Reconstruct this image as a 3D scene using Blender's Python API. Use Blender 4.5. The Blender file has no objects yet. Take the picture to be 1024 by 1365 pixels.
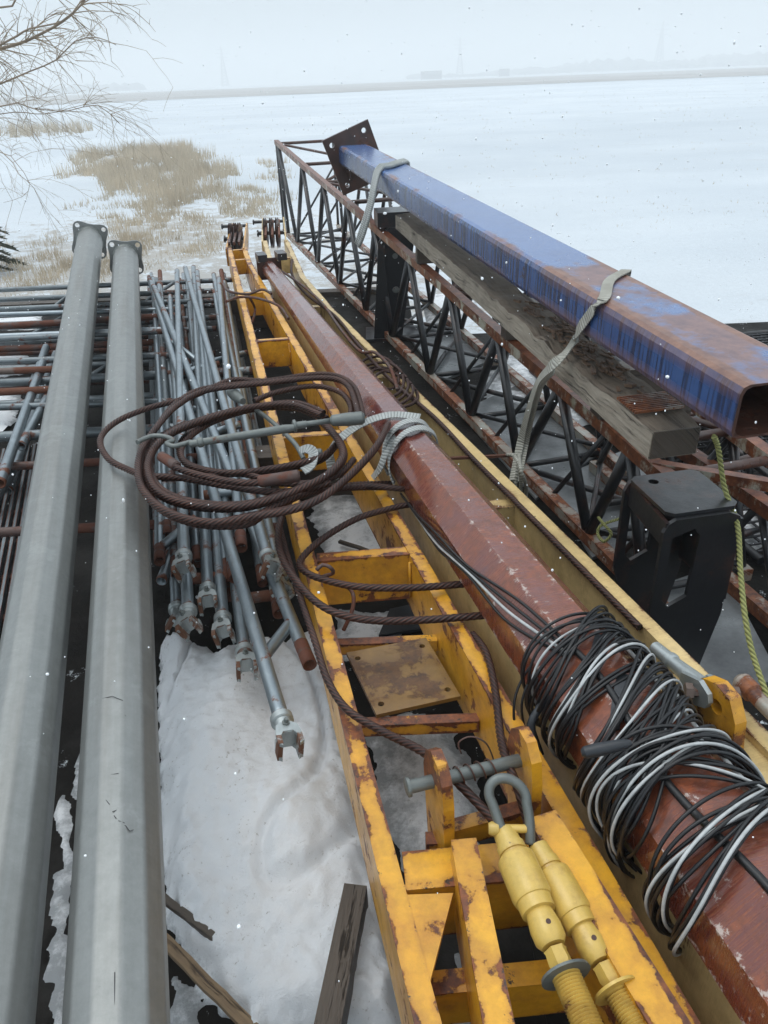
import bpy, math, random
import numpy as np
from mathutils import Vector, Matrix, noise
from mathutils.geometry import tessellate_polygon

# ------------------------------------------------------------------ camera, sky, sun, exposure
S = bpy.context.scene
COL = S.collection
PI = math.pi
CAM_H = 1.75
PITCH, ROLL, FOC = math.radians(29.45), math.radians(2.3), 1025.0
GZ = -1.1                                    # yard level below the trailer deck
fwd = Vector((0, math.cos(PITCH), -math.sin(PITCH)))
r0 = Vector((1, 0, 0)); u0 = r0.cross(fwd)
CR = r0 * math.cos(ROLL) - u0 * math.sin(ROLL)
CU = u0 * math.cos(ROLL) + r0 * math.sin(ROLL)
cd = bpy.data.cameras.new('camera'); cam = bpy.data.objects.new('camera', cd); COL.objects.link(cam)
m3 = Matrix((CR, CU, -fwd)).transposed()
cam.matrix_world = Matrix.Translation((0, 0, CAM_H)) @ m3.to_4x4()
cd.sensor_fit = 'VERTICAL'; cd.sensor_height = 36; cd.lens = 36 * FOC / 1365
cd.clip_start = 0.05; cd.clip_end = 6000
S.camera = cam

W = bpy.data.worlds.new('World'); S.world = W; W.use_nodes = True
wn = W.node_tree; wn.nodes.clear()
def wnode(t): return wn.nodes.new(t)
sky = wnode('ShaderNodeTexSky'); sky.sky_type = 'NISHITA'; sky.sun_disc = False
SUN_EL, SUN_AZ = math.radians(66), math.radians(-60)
sky.sun_elevation = SUN_EL; sky.sun_rotation = SUN_AZ
bg1 = wnode('ShaderNodeBackground'); bg1.inputs[1].default_value = 0.06
wn.links.new(sky.outputs[0], bg1.inputs[0])
tc = wnode('ShaderNodeTexCoord'); sep = wnode('ShaderNodeSeparateXYZ'); wn.links.new(tc.outputs['Generated'], sep.inputs[0])
cr = wnode('ShaderNodeValToRGB'); wn.links.new(sep.outputs['Z'], cr.inputs[0])
cr.color_ramp.elements[0].position = 0.0; cr.color_ramp.elements[0].color = (0.56, 0.665, 0.745, 1)
cr.color_ramp.elements[1].position = 1.0; cr.color_ramp.elements[1].color = (1.58, 1.70, 1.79, 1)
bg2 = wnode('ShaderNodeBackground'); bg2.inputs[1].default_value = 1.0
wn.links.new(cr.outputs[0], bg2.inputs[0])
mixw = wnode('ShaderNodeMixShader'); mixw.inputs[0].default_value = 0.9
wn.links.new(bg1.outputs[0], mixw.inputs[1]); wn.links.new(bg2.outputs[0], mixw.inputs[2])
wo = wnode('ShaderNodeOutputWorld'); wn.links.new(mixw.outputs[0], wo.inputs[0])

sd = bpy.data.lights.new('sun', 'SUN'); sd.energy = 1.15; sd.angle = math.radians(38); sd.color = (1, .97, .93)
so = bpy.data.objects.new('sun', sd); COL.objects.link(so)
sdir = Vector((math.sin(SUN_AZ) * math.cos(SUN_EL), math.cos(SUN_AZ) * math.cos(SUN_EL), math.sin(SUN_EL)))
so.rotation_euler = sdir.to_track_quat('Z', 'Y').to_euler()
S.view_settings.view_transform = 'Standard'; S.view_settings.look = 'None'
S.view_settings.exposure = -0.06; S.view_settings.gamma = 1.0
try: S.view_settings.use_curve_mapping = False
except Exception: pass
S.cycles.use_denoising = True
S.cycles.max_bounces = 7; S.cycles.diffuse_bounces = 4; S.cycles.glossy_bounces = 3
S.cycles.volume_bounces = 2; S.cycles.transparent_max_bounces = 6

# ------------------------------------------------------------------ survey helpers
def sight(u, v, z):
    """the point at height z that was sighted in direction (u, v) of the site photograph"""
    d = fwd + CR * ((u - 512) / FOC) - CU * ((v - 682.5) / FOC)
    t = (z - CAM_H) / d.z
    return Vector((0, 0, CAM_H)) + d * t
def sights(pts): return [sight(*p) for p in pts]
def V(*a): return Vector(a)
R = random.Random(7)

# ------------------------------------------------------------------ materials
def nn(nt, t, **k):
    n = nt.nodes.new(t)
    for a, b in k.items(): setattr(n, a, b)
    return n
class MatB:
    def __init__(s, name):
        s.m = bpy.data.materials.new(name); s.m.use_nodes = True; s.t = s.m.node_tree
        s.bs = s.t.nodes['Principled BSDF']
        s.uv = nn(s.t, 'ShaderNodeUVMap'); s.uv.uv_map = 'uv'
        s.oc = nn(s.t, 'ShaderNodeTexCoord')
        s.heights = []
    def L(s, a, b): s.t.links.new(a, b)
    def noise(s, scale=5, detail=5, rough=.6, stretch=None, uv=False, off=0):
        n = nn(s.t, 'ShaderNodeTexNoise'); n.inputs['Scale'].default_value = scale
        n.inputs['Detail'].default_value = detail; n.inputs['Roughness'].default_value = rough
        mp = nn(s.t, 'ShaderNodeMapping'); s.L(s.uv.outputs[0] if uv else s.oc.outputs['Object'], mp.inputs[0])
        if stretch: mp.inputs['Scale'].default_value = stretch
        mp.inputs['Location'].default_value = (off, off * .7, off * .3)
        s.L(mp.outputs[0], n.inputs['Vector']); return n.outputs[0]
    def ramp(s, src, a, b, ca=(0, 0, 0, 1), cb=(1, 1, 1, 1)):
        r = nn(s.t, 'ShaderNodeValToRGB'); s.L(src, r.inputs[0])
        r.color_ramp.elements[0].position = a; r.color_ramp.elements[0].color = ca
        r.color_ramp.elements[1].position = b; r.color_ramp.elements[1].color = cb
        return r.outputs[0]
    def math(s, op, a, b=0.0, clamp=False):
        n = nn(s.t, 'ShaderNodeMath', operation=op); n.use_clamp = clamp
        for i, x in enumerate((a, b)):
            if isinstance(x, (int, float)): n.inputs[i].default_value = x
            else: s.L(x, n.inputs[i])
        return n.outputs[0]
    def mix(s, f, a, b):
        n = nn(s.t, 'ShaderNodeMix', data_type='RGBA')
        for i, x in ((0, f), (6, a), (7, b)):
            if isinstance(x, (int, float)): n.inputs[i].default_value = x
            elif isinstance(x, tuple): n.inputs[i].default_value = (x + (1,))[:4]
            else: s.L(x, n.inputs[i])
        return n.outputs[2]
    def attr(s, name):
        n = nn(s.t, 'ShaderNodeAttribute'); n.attribute_name = name; return n.outputs['Fac']
    def col(s, c):
        if isinstance(c, tuple): s.bs.inputs['Base Color'].default_value = (c + (1,))[:4]
        else: s.L(c, s.bs.inputs['Base Color'])
    def rough(s, c):
        if isinstance(c, (int, float)): s.bs.inputs['Roughness'].default_value = c
        else: s.L(c, s.bs.inputs['Roughness'])
    def metal(s, c):
        if isinstance(c, (int, float)): s.bs.inputs['Metallic'].default_value = c
        else: s.L(c, s.bs.inputs['Metallic'])
    def bump(s, h, dist=.002, strength=.6):
        b = nn(s.t, 'ShaderNodeBump'); b.inputs['Strength'].default_value = strength; b.inputs['Distance'].default_value = dist
        s.L(h, b.inputs['Height']); s.L(b.outputs[0], s.bs.inputs['Normal'])
    def sepuv(s):
        x = nn(s.t, 'ShaderNodeSeparateXYZ'); s.L(s.uv.outputs[0], x.inputs[0]); return x.outputs[0], x.outputs[1]
    def normz(s):
        g = nn(s.t, 'ShaderNodeNewGeometry'); x = nn(s.t, 'ShaderNodeSeparateXYZ'); s.L(g.outputs['Normal'], x.inputs[0]); return x.outputs[2]

def paint(name, c1, c2, rust1=(.10, .03, .012), rust2=(.22, .075, .022), amount=.5, edge=.35, rough=.38, streak=.0, sc=9, chip=None, chip_along=0., bumpk=.7, rust_along=0., coat=.25):
    """old brushed paint: two tones, rust breaking through where noise and worn edges meet"""
    b = MatB(name)
    base = b.mix(b.ramp(b.noise(3.1, 6, .65), .35, .65), c1, c2)
    grime = b.ramp(b.noise(22, 8, .75, off=3), .42, .72)
    dirt = b.ramp(b.noise(5, 7, .7, off=21), .50, .66)
    base = b.mix(b.math('MULTIPLY', dirt, .34), base, tuple(x * .38 + .01 for x in c2))
    base = b.mix(b.math('MULTIPLY', grime, .45), base, tuple(x * .45 for x in c1))
    n = b.noise(sc, 9, .68, off=1)
    if streak: n = b.math('ADD', b.math('MULTIPLY', n, 1 - streak), b.math('MULTIPLY', b.noise(14, 5, .6, stretch=(1.2, 22, 1), uv=True), streak))
    big = b.noise(1.7, 3, .5, off=8)
    n = b.math('ADD', n, b.math('MULTIPLY', b.math('SUBTRACT', big, .5), .42))
    we = b.math('MULTIPLY', b.attr('wear'), b.math('ADD', .35, b.math('MULTIPLY', b.ramp(b.noise(3.3, 4, .6, off=17), .38, .62), 1.0)))
    n = b.math('ADD', n, b.math('MULTIPLY', we, edge))
    if rust_along: n = b.math('ADD', n, b.math('MULTIPLY', b.math('POWER', b.attr('along'), 3.0), rust_along))
    th = 1.0 - amount * .75
    mask = b.ramp(n, th, th + .035)
    halo = b.ramp(n, th - .13, th + .02)
    rust = b.mix(b.ramp(b.noise(38, 5, .7, off=5), .35, .65), rust1, rust2)
    c = b.mix(b.math('MULTIPLY', halo, .42), base, rust2)
    c = b.mix(mask, c, rust)
    if chip:
        cm = b.ramp(b.math('ADD', b.noise(26 if not chip_along else 34, 9, .8, off=12), b.math('ADD', b.math('MULTIPLY', b.attr('wear'), .09), b.math('MULTIPLY', b.attr('along'), chip_along))), .66 + chip_along * .44, .69 + chip_along * .44)
        c = b.mix(cm, c, chip)
    b.col(c)
    b.rough(b.math('ADD', b.math('MULTIPLY', mask, .28), b.math('ADD', rough, b.math('MULTIPLY', grime, .15))))
    h = b.math('SUBTRACT', b.math('MULTIPLY', b.noise(60, 5, .7), .5), b.math('MULTIPLY', mask, .7))
    b.bump(h, .0016, bumpk)
    b.bs.inputs['Coat Weight'].default_value = coat; b.bs.inputs['Coat Roughness'].default_value = .16
    return b.m

M = {}
M['yellow'] = paint('yellow_paint', (.78, .40, .022), (.66, .31, .016), rust1=(.05, .014, .008), rust2=(.24, .07, .016), amount=.535, edge=.17, rough=.32, chip=(.03, .018, .012))
M['pale_yellow'] = paint('weathered_yellow_paint', (.74, .55, .26), (.60, .44, .19), rust2=(.2, .1, .04), amount=.47, edge=.17, rough=.42, streak=.3, chip=(.06, .04, .025))
M['lemon'] = paint('pale_lemon_paint', (.66, .47, .12), (.60, .40, .09), rust1=(.05, .02, .01), rust2=(.22, .09, .03), amount=.50, edge=.12, rough=.36, sc=16, chip=(.07, .05, .03), chip_along=.0)
M['primer'] = paint('red_primer', (.150, .037, .032), (.100, .027, .026), rust1=(.10, .024, .010), rust2=(.26, .065, .02), amount=.61, edge=.03, rough=.20, streak=.5, chip=(.45, .36, .32), chip_along=.115, bumpk=.25, rust_along=.10, coat=.7)
M['rusty_chord'] = paint('flaking_chord', (.34, .35, .30), (.24, .24, .21), rust1=(.07, .02, .01), rust2=(.24, .075, .02), amount=.665, edge=.1, rough=.4, streak=.2)
M['chord_top'] = paint('rust_chord', (.12, .045, .03), (.10, .035, .025), rust1=(.05, .016, .01), rust2=(.28, .09, .025), amount=.55, edge=.22, rough=.34, streak=.2)
def mk_chord():
    b = MatB('cream_and_rust_chord')
    side = b.math('SUBTRACT', 1.0, b.ramp(b.normz(), .3, .7))
    n = b.math('ADD', b.noise(7, 8, .7), b.math('MULTIPLY', b.noise(6, 5, .6, stretch=(.6, 5, 1), uv=True), .35))
    n = b.math('SUBTRACT', b.math('ADD', n, .0), b.math('MULTIPLY', side, .20))
    m = b.ramp(n, .37, .46)
    rust = b.mix(b.ramp(b.noise(25, 6, .7), .35, .65), (.065, .02, .013), (.22, .075, .03))
    c = b.mix(m, b.mix(b.ramp(b.noise(12, 6, .7, off=3), .35, .65), (.46, .45, .38), (.30, .27, .20)), rust)
    b.col(c); b.rough(.36); b.bump(b.math('SUBTRACT', b.noise(60, 5, .7), m), .0015, .7); return b.m
M['chord_top'] = mk_chord()
M['black'] = paint('black_paint', (.012, .013, .016), (.008, .009, .011), rust1=(.05, .018, .01), rust2=(.09, .03, .015), amount=.42, edge=.14, rough=.36)
M['dark_rust'] = paint('dark_rust', (.06, .028, .02), (.04, .02, .016), rust1=(.03, .014, .01), rust2=(.12, .04, .02), amount=.6, edge=.1, rough=.4)
M['plate'] = paint('rusty_plate', (.30, .17, .03), (.17, .09, .025), rust1=(.06, .03, .015), rust2=(.13, .06, .02), amount=.68, edge=-.25, rough=.36, sc=5)

def mk_rope():
    b = MatB('rusty_wire_rope')
    c = b.mix(b.ramp(b.noise(12, 5, .6), .35, .7), (.045, .018, .014), (.095, .036, .022))
    c = b.mix(b.ramp(b.attr('groove'), .1, .8), c, (.010, .006, .005))
    b.col(c); b.rough(.5); b.metal(.25); b.bump(b.noise(220, 3, .6), .0006, .6)
    return b.m
M['rope'] = mk_rope()
def mk_green():
    b = MatB('green_rope_fibre')
    c = b.mix(b.attr('groove'), (.34, .34, .12), (.10, .11, .035)); b.col(c); b.rough(.75)
    return b.m
M['green_rope'] = mk_green()
def mk_galv(name, c1, c2, rust, rough=.36, metal=.75, sp=.64):
    b = MatB(name)
    n = b.noise(9, 6, .7, stretch=(2.5, 1, 1), uv=True)
    c = b.mix(b.ramp(n, .3, .7), c1, c2)
    stain = b.ramp(b.noise(5, 7, .7, off=4, stretch=(3, 1, 1), uv=True), .50, .72)
    c = b.mix(b.math('MULTIPLY', stain, .5), c, tuple(x * .45 for x in c1))
    rm = b.ramp(b.math('ADD', b.noise(7, 8, .7, off=9), b.math('MULTIPLY', b.attr('wear'), .35)), sp, sp + .05)
    c = b.mix(rm, c, b.mix(b.noise(40), (.07, .025, .012), rust))
    b.col(c); b.metal(b.math('MULTIPLY', b.math('SUBTRACT', 1.0, rm), metal))
    b.rough(b.math('ADD', b.math('MULTIPLY', b.noise(30, 5, .7), .25), b.math('ADD', rough - .1, b.math('MULTIPLY', rm, .3))))
    b.bump(b.noise(120, 4, .7), .0005, .5)
    return b.m
M['galv'] = mk_galv('galvanised_steel', (.32, .37, .40), (.22, .26, .285), (.19, .06, .025), sp=.68)
M['zinc'] = mk_galv('zinc_cast', (.46, .50, .50), (.30, .33, .33), (.18, .08, .04), rough=.4, metal=.6, sp=.76)
M['grey_iron'] = mk_galv('grey_iron', (.19, .21, .20), (.11, .12, .115), (.14, .05, .025), rough=.45, metal=.4, sp=.6)
M['rusty_tube'] = mk_galv('rusty_tube', (.16, .12, .10), (.09, .06, .05), (.17, .06, .03), rough=.5, metal=.2, sp=.5)
M['brown_tube'] = mk_galv('brown_tube', (.10, .06, .05), (.06, .035, .03), (.15, .05, .03), rough=.5, metal=.2, sp=.5)
def mk_pole():
    b = MatB('galvanised_pole')
    n = b.math('ADD', b.math('MULTIPLY', b.noise(3.2, 8, .72, stretch=(7, .45, 1), uv=True), .4), b.math('MULTIPLY', b.noise(26, 8, .8), .6))
    c = b.mix(b.ramp(n, .40, .62), (.285, .295, .288), (.225, .235, .228))
    c = b.mix(b.math('MULTIPLY', b.ramp(b.noise(1.2, 6, .6, off=5, stretch=(10, .8, 1), uv=True), .52, .66), .30), c, (.17, .16, .145))
    sp = b.ramp(b.noise(70, 4, .6, off=3), .70, .76)
    c = b.mix(b.math('MULTIPLY', sp, .5), c, (.16, .17, .17))
    blot = b.ramp(b.noise(2.6, 8, .75, off=14), .60, .63)
    c = b.mix(b.math('MULTIPLY', blot, .10), c, (.55, .58, .58))
    b.col(c); b.metal(.7)
    b.rough(b.math('ADD', .33, b.math('MULTIPLY', b.noise(14, 6, .75, off=2), .28)))
    b.bump(b.math('ADD', b.noise(150, 4, .7), b.math('MULTIPLY', b.noise(8, 4, .6), 1.2)), .0006, .5)
    return b.m
M['pole'] = mk_pole()
def mk_blue():
    b = MatB('blue_beam_paint')
    pu, al = b.sepuv()
    base = b.mix(b.ramp(b.noise(2.5, 7, .7), .35, .68), (.016, .068, .235), (.034, .112, .33))
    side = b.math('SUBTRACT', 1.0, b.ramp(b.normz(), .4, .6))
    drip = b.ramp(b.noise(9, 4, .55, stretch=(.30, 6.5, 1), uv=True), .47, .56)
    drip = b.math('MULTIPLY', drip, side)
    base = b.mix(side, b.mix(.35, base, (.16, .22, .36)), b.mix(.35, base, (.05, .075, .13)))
    c = b.mix(b.math('MULTIPLY', drip, .78), base, (.010, .016, .04))
    chipm = b.math('MULTIPLY', b.ramp(b.noise(7, 8, .75, off=2), .60, .64), side)
    c = b.mix(b.math('MULTIPLY', chipm, .8), c, (.035, .022, .02))
    top = b.ramp(b.normz(), .5, .7)
    near = b.ramp(b.attr('along'), .205, .255)          # the near metre and a half has lost its paint
    near = b.math('SUBTRACT', 1.0, near)
    e = b.math('MULTIPLY', b.attr('wear'), .13)
    n = b.math('ADD', b.noise(3.2, 9, .7, off=6), e)
    n = b.math('ADD', n, b.math('MULTIPLY', near, .20))
    rm = b.math('MULTIPLY', b.ramp(n, .615, .73), b.math('ADD', b.math('MULTIPLY', top, .85), b.math('MULTIPLY', b.attr('wear'), .5), True))
    c = b.mix(rm, c, b.mix(b.ramp(b.noise(20, 7, .7), .35, .65), (.13, .06, .045), (.25, .125, .08)))
    b.col(c); b.rough(b.math('ADD', .26, b.math('MULTIPLY', rm, .25)))
    b.bump(b.math('SUBTRACT', b.noise(50, 7, .75), b.math('ADD', rm, b.math('MULTIPLY', drip, .6))), .0015, .55)
    return b.m
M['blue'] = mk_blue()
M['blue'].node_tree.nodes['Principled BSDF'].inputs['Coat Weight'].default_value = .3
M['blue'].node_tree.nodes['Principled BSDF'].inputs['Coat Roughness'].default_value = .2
def mk_wood(name, c1, c2, dark, rough=.75, bumpd=.004, topc=None):
    b = MatB(name)
    g = b.noise(7, 7, .7, stretch=(9, .7, 1), uv=True)
    c = b.mix(b.ramp(g, .3, .7), c1, c2)
    cr = b.ramp(b.noise(5, 8, .75, stretch=(14, .9, 1), uv=True, off=7), .56, .64)
    c = b.mix(b.math('MULTIPLY', cr, .85), c, dark)
    if topc: c = b.mix(b.math('MULTIPLY', b.ramp(b.math('ADD', b.normz(), b.math('MULTIPLY', b.math('SUBTRACT', b.noise(8, 6, .7), .5), .7)), .55, .85), .75), c, b.mix(g, topc, tuple(x * .35 for x in topc)))
    k = b.ramp(b.noise(3, 5, .6, off=2), .5, .7)
    c = b.mix(b.math('MULTIPLY', k, .45), c, dark)
    b.col(c); b.rough(rough); b.bump(b.math('SUBTRACT', g, cr), bumpd, .9)
    return b.m
M['grey_wood'] = mk_wood('grey_weathered_wood', (.36, .32, .26), (.20, .17, .13), (.035, .025, .018), bumpd=.010, topc=(.15, .105, .07))
M['wet_wood'] = mk_wood('wet_brown_wood', (.085, .065, .048), (.05, .038, .028), (.018, .013, .01), rough=.5)
M['rot_wood'] = mk_wood('rotten_wood', (.17, .10, .055), (.08, .045, .028), (.02, .012, .01))
M['split_wood'] = mk_wood('split_wood', (.26, .18, .10), (.15, .10, .06), (.04, .025, .02))
def mk_strap(name, c1, c2):
    b = MatB(name)
    pu, al = b.sepuv()
    w = b.math('SINE', b.math('MULTIPLY', al, 520.0))
    n = b.noise(9, 5, .7)
    c = b.mix(b.ramp(n, .3, .7), c1, c2)
    c = b.mix(b.math('MULTIPLY', b.ramp(w, .2, .9), .6), c, tuple(x * .4 for x in c2))
    b.col(c); b.rough(.8); b.bump(w, .0012, .8)
    return b.m
M['strap'] = mk_strap('webbing_tan', (.42, .42, .37), (.27, .26, .22))
M['strap_grey'] = mk_strap('webbing_grey', (.48, .50, .49), (.30, .32, .31))
def mk_plain(name, c, rough=.5, metal=0, var=.3, sc=20):
    b = MatB(name); n = b.noise(sc, 6, .7)
    b.col(b.mix(b.ramp(n, .3, .7), c, tuple(x * (1 - var) for x in c))); b.rough(rough); b.metal(metal)
    b.bump(b.noise(sc * 5, 4, .6), .0006, .5); return b.m
M['cable_black'] = mk_plain('black_cable', (.006, .0065, .008), .42)
M['cable_white'] = mk_plain('white_cable', (.52, .54, .54), .42, var=.45)
M['tape'] = mk_plain('black_tape', (.018, .022, .028), .45)
M['bark'] = mk_plain('bark', (.30, .235, .17), .85, sc=8)
M['twig'] = mk_plain('twig', (.36, .28, .19), .85, sc=3)
M['dark_twig'] = mk_plain('dark_twig', (.09, .075, .06), .85, sc=3)
M['needles'] = mk_plain('spruce_needles', (.06, .07, .035), .8, var=.6, sc=5)
M['grass'] = mk_plain('dry_grass', (.66, .56, .42), .9, var=.4, sc=.8)
M['far_wood'] = mk_plain('far_wood', (.09, .09, .09), .95, sc=.02)
M['pylon'] = mk_plain('pylon_steel', (.12, .13, .14), .7)
M['wire'] = mk_plain('mesh_wire', (.045, .045, .05), .5, .3)
M['flake'] = mk_plain('snow_flake', (.9, .93, .95), .9, var=.02)
M['frame_tube'] = mk_galv('dull_galvanised', (.20, .23, .245), (.12, .14, .15), (.12, .045, .03), rough=.42, metal=.6, sp=.62)
def mk_sheet():
    b = MatB('grey_sheet_steel')
    n = b.ramp(b.noise(3, 7, .7), .35, .65)
    b.col(b.mix(n, (.20, .215, .22), (.09, .095, .10)))
    b.rough(b.math('ADD', .18, b.math('MULTIPLY', n, .35))); b.bump(b.noise(30, 6, .7), .002, .5); return b.m
M['sheet'] = mk_sheet()
def mk_deck():
    b = MatB('wet_deck')
    n = b.ramp(b.noise(2.6, 8, .7), .38, .66)
    c = b.mix(n, (.006, .0055, .005), (.018, .016, .014))
    gr = b.ramp(b.noise(1.4, 9, .72, off=6), .52, .62)
    c = b.mix(b.math('MULTIPLY', gr, .5), c, (.04, .039, .037))
    sn = b.ramp(b.noise(5.5, 10, .78, off=11), .615, .64)
    c = b.mix(sn, c, (.62, .67, .70))
    b.bs.inputs['Specular IOR Level'].default_value = .06
    b.col(c); b.rough(b.math('ADD', .30, b.math('MULTIPLY', b.noise(6, 6, .7), .5)))
    b.bump(b.math('ADD', b.noise(45, 6, .7), sn), .004, .7); return b.m
M['deck'] = mk_deck()
def mk_snow():
    b = MatB('old_snow')
    g = b.ramp(b.attr('thin'), 0, 1)
    n = b.noise(16, 8, .72)
    c = b.mix(b.ramp(b.noise(4, 5, .6), .3, .7), (.94, .955, .97), (.88, .91, .94))
    slush = b.ramp(b.math('ADD', n, b.math('MULTIPLY', b.attr('thin'), .42)), .66, .92)
    c = b.mix(b.math('MULTIPLY', slush, .85), c, (.22, .235, .245))
    dirt = b.ramp(b.math('ADD', b.noise(60, 7, .8, off=4), b.math('MULTIPLY', b.noise(5, 3, .5, off=8), .25)), .735, .78)
    c = b.mix(b.math('MULTIPLY', dirt, .55), c, (.30, .27, .22))
    b.col(c); b.rough(.6); b.bs.inputs['Subsurface Weight'].default_value = .0
    b.bump(b.math('ADD', b.noise(160, 8, .85), b.math('MULTIPLY', b.noise(44, 8, .8), 1.1)), .008, .85); return b.m
M['snow'] = mk_snow()
def mk_ground():
    b = MatB('snow_field')
    gx = nn(b.t, 'ShaderNodeSeparateXYZ'); b.L(b.oc.outputs['Object'], gx.inputs[0])
    c = b.mix(b.ramp(b.noise(.15, 6, .6), .3, .7), (.60, .645, .68), (.51, .56, .605))
    # weed stubs and bare earth showing through, thicker around the reed bed
    near = b.ramp(b.noise(.09, 3, .5, off=3), .40, .62)
    st = b.math('ADD', b.noise(2.4, 9, .8, off=2), b.math('MULTIPLY', b.attr('bare'), .16))
    sm = b.ramp(st, .62, .70)
    c = b.mix(b.math('MULTIPLY', sm, .75), c, b.mix(b.noise(1.3), (.22, .18, .13), (.36, .31, .24)))
    row = b.noise(.35, 8, .8, stretch=(.35, 2.2, 1), off=9)
    spk = b.ramp(b.noise(1.1, 10, .85, off=40), .60, .66)
    c = b.mix(b.math('MULTIPLY', spk, .42), c, (.33, .34, .33))
    rm = b.ramp(row, .585, .68)
    big = b.ramp(b.noise(.035, 6, .65, stretch=(.5, 1.6, 1), off=31), .42, .66)
    c = b.mix(b.math('MULTIPLY', big, .5), c, (.40, .445, .485))
    c = b.mix(b.math('MULTIPLY', rm, .42), c, (.36, .36, .35))
    b.col(c); b.rough(.7)
    b.bump(b.math('ADD', b.noise(1.6, 8, .7), b.noise(9, 5, .7)), .05, .6)
    return b.m
M['ground'] = mk_ground()
def mk_plough():
    b = MatB('ploughed_strip')
    n = b.ramp(b.noise(.05, 7, .7, stretch=(.25, 3, 1)), .40, .60)
    b.col(b.mix(n, (.17, .14, .11), (.42, .42, .41))); b.rough(.9); return b.m
M['plough'] = mk_plough()

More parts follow.
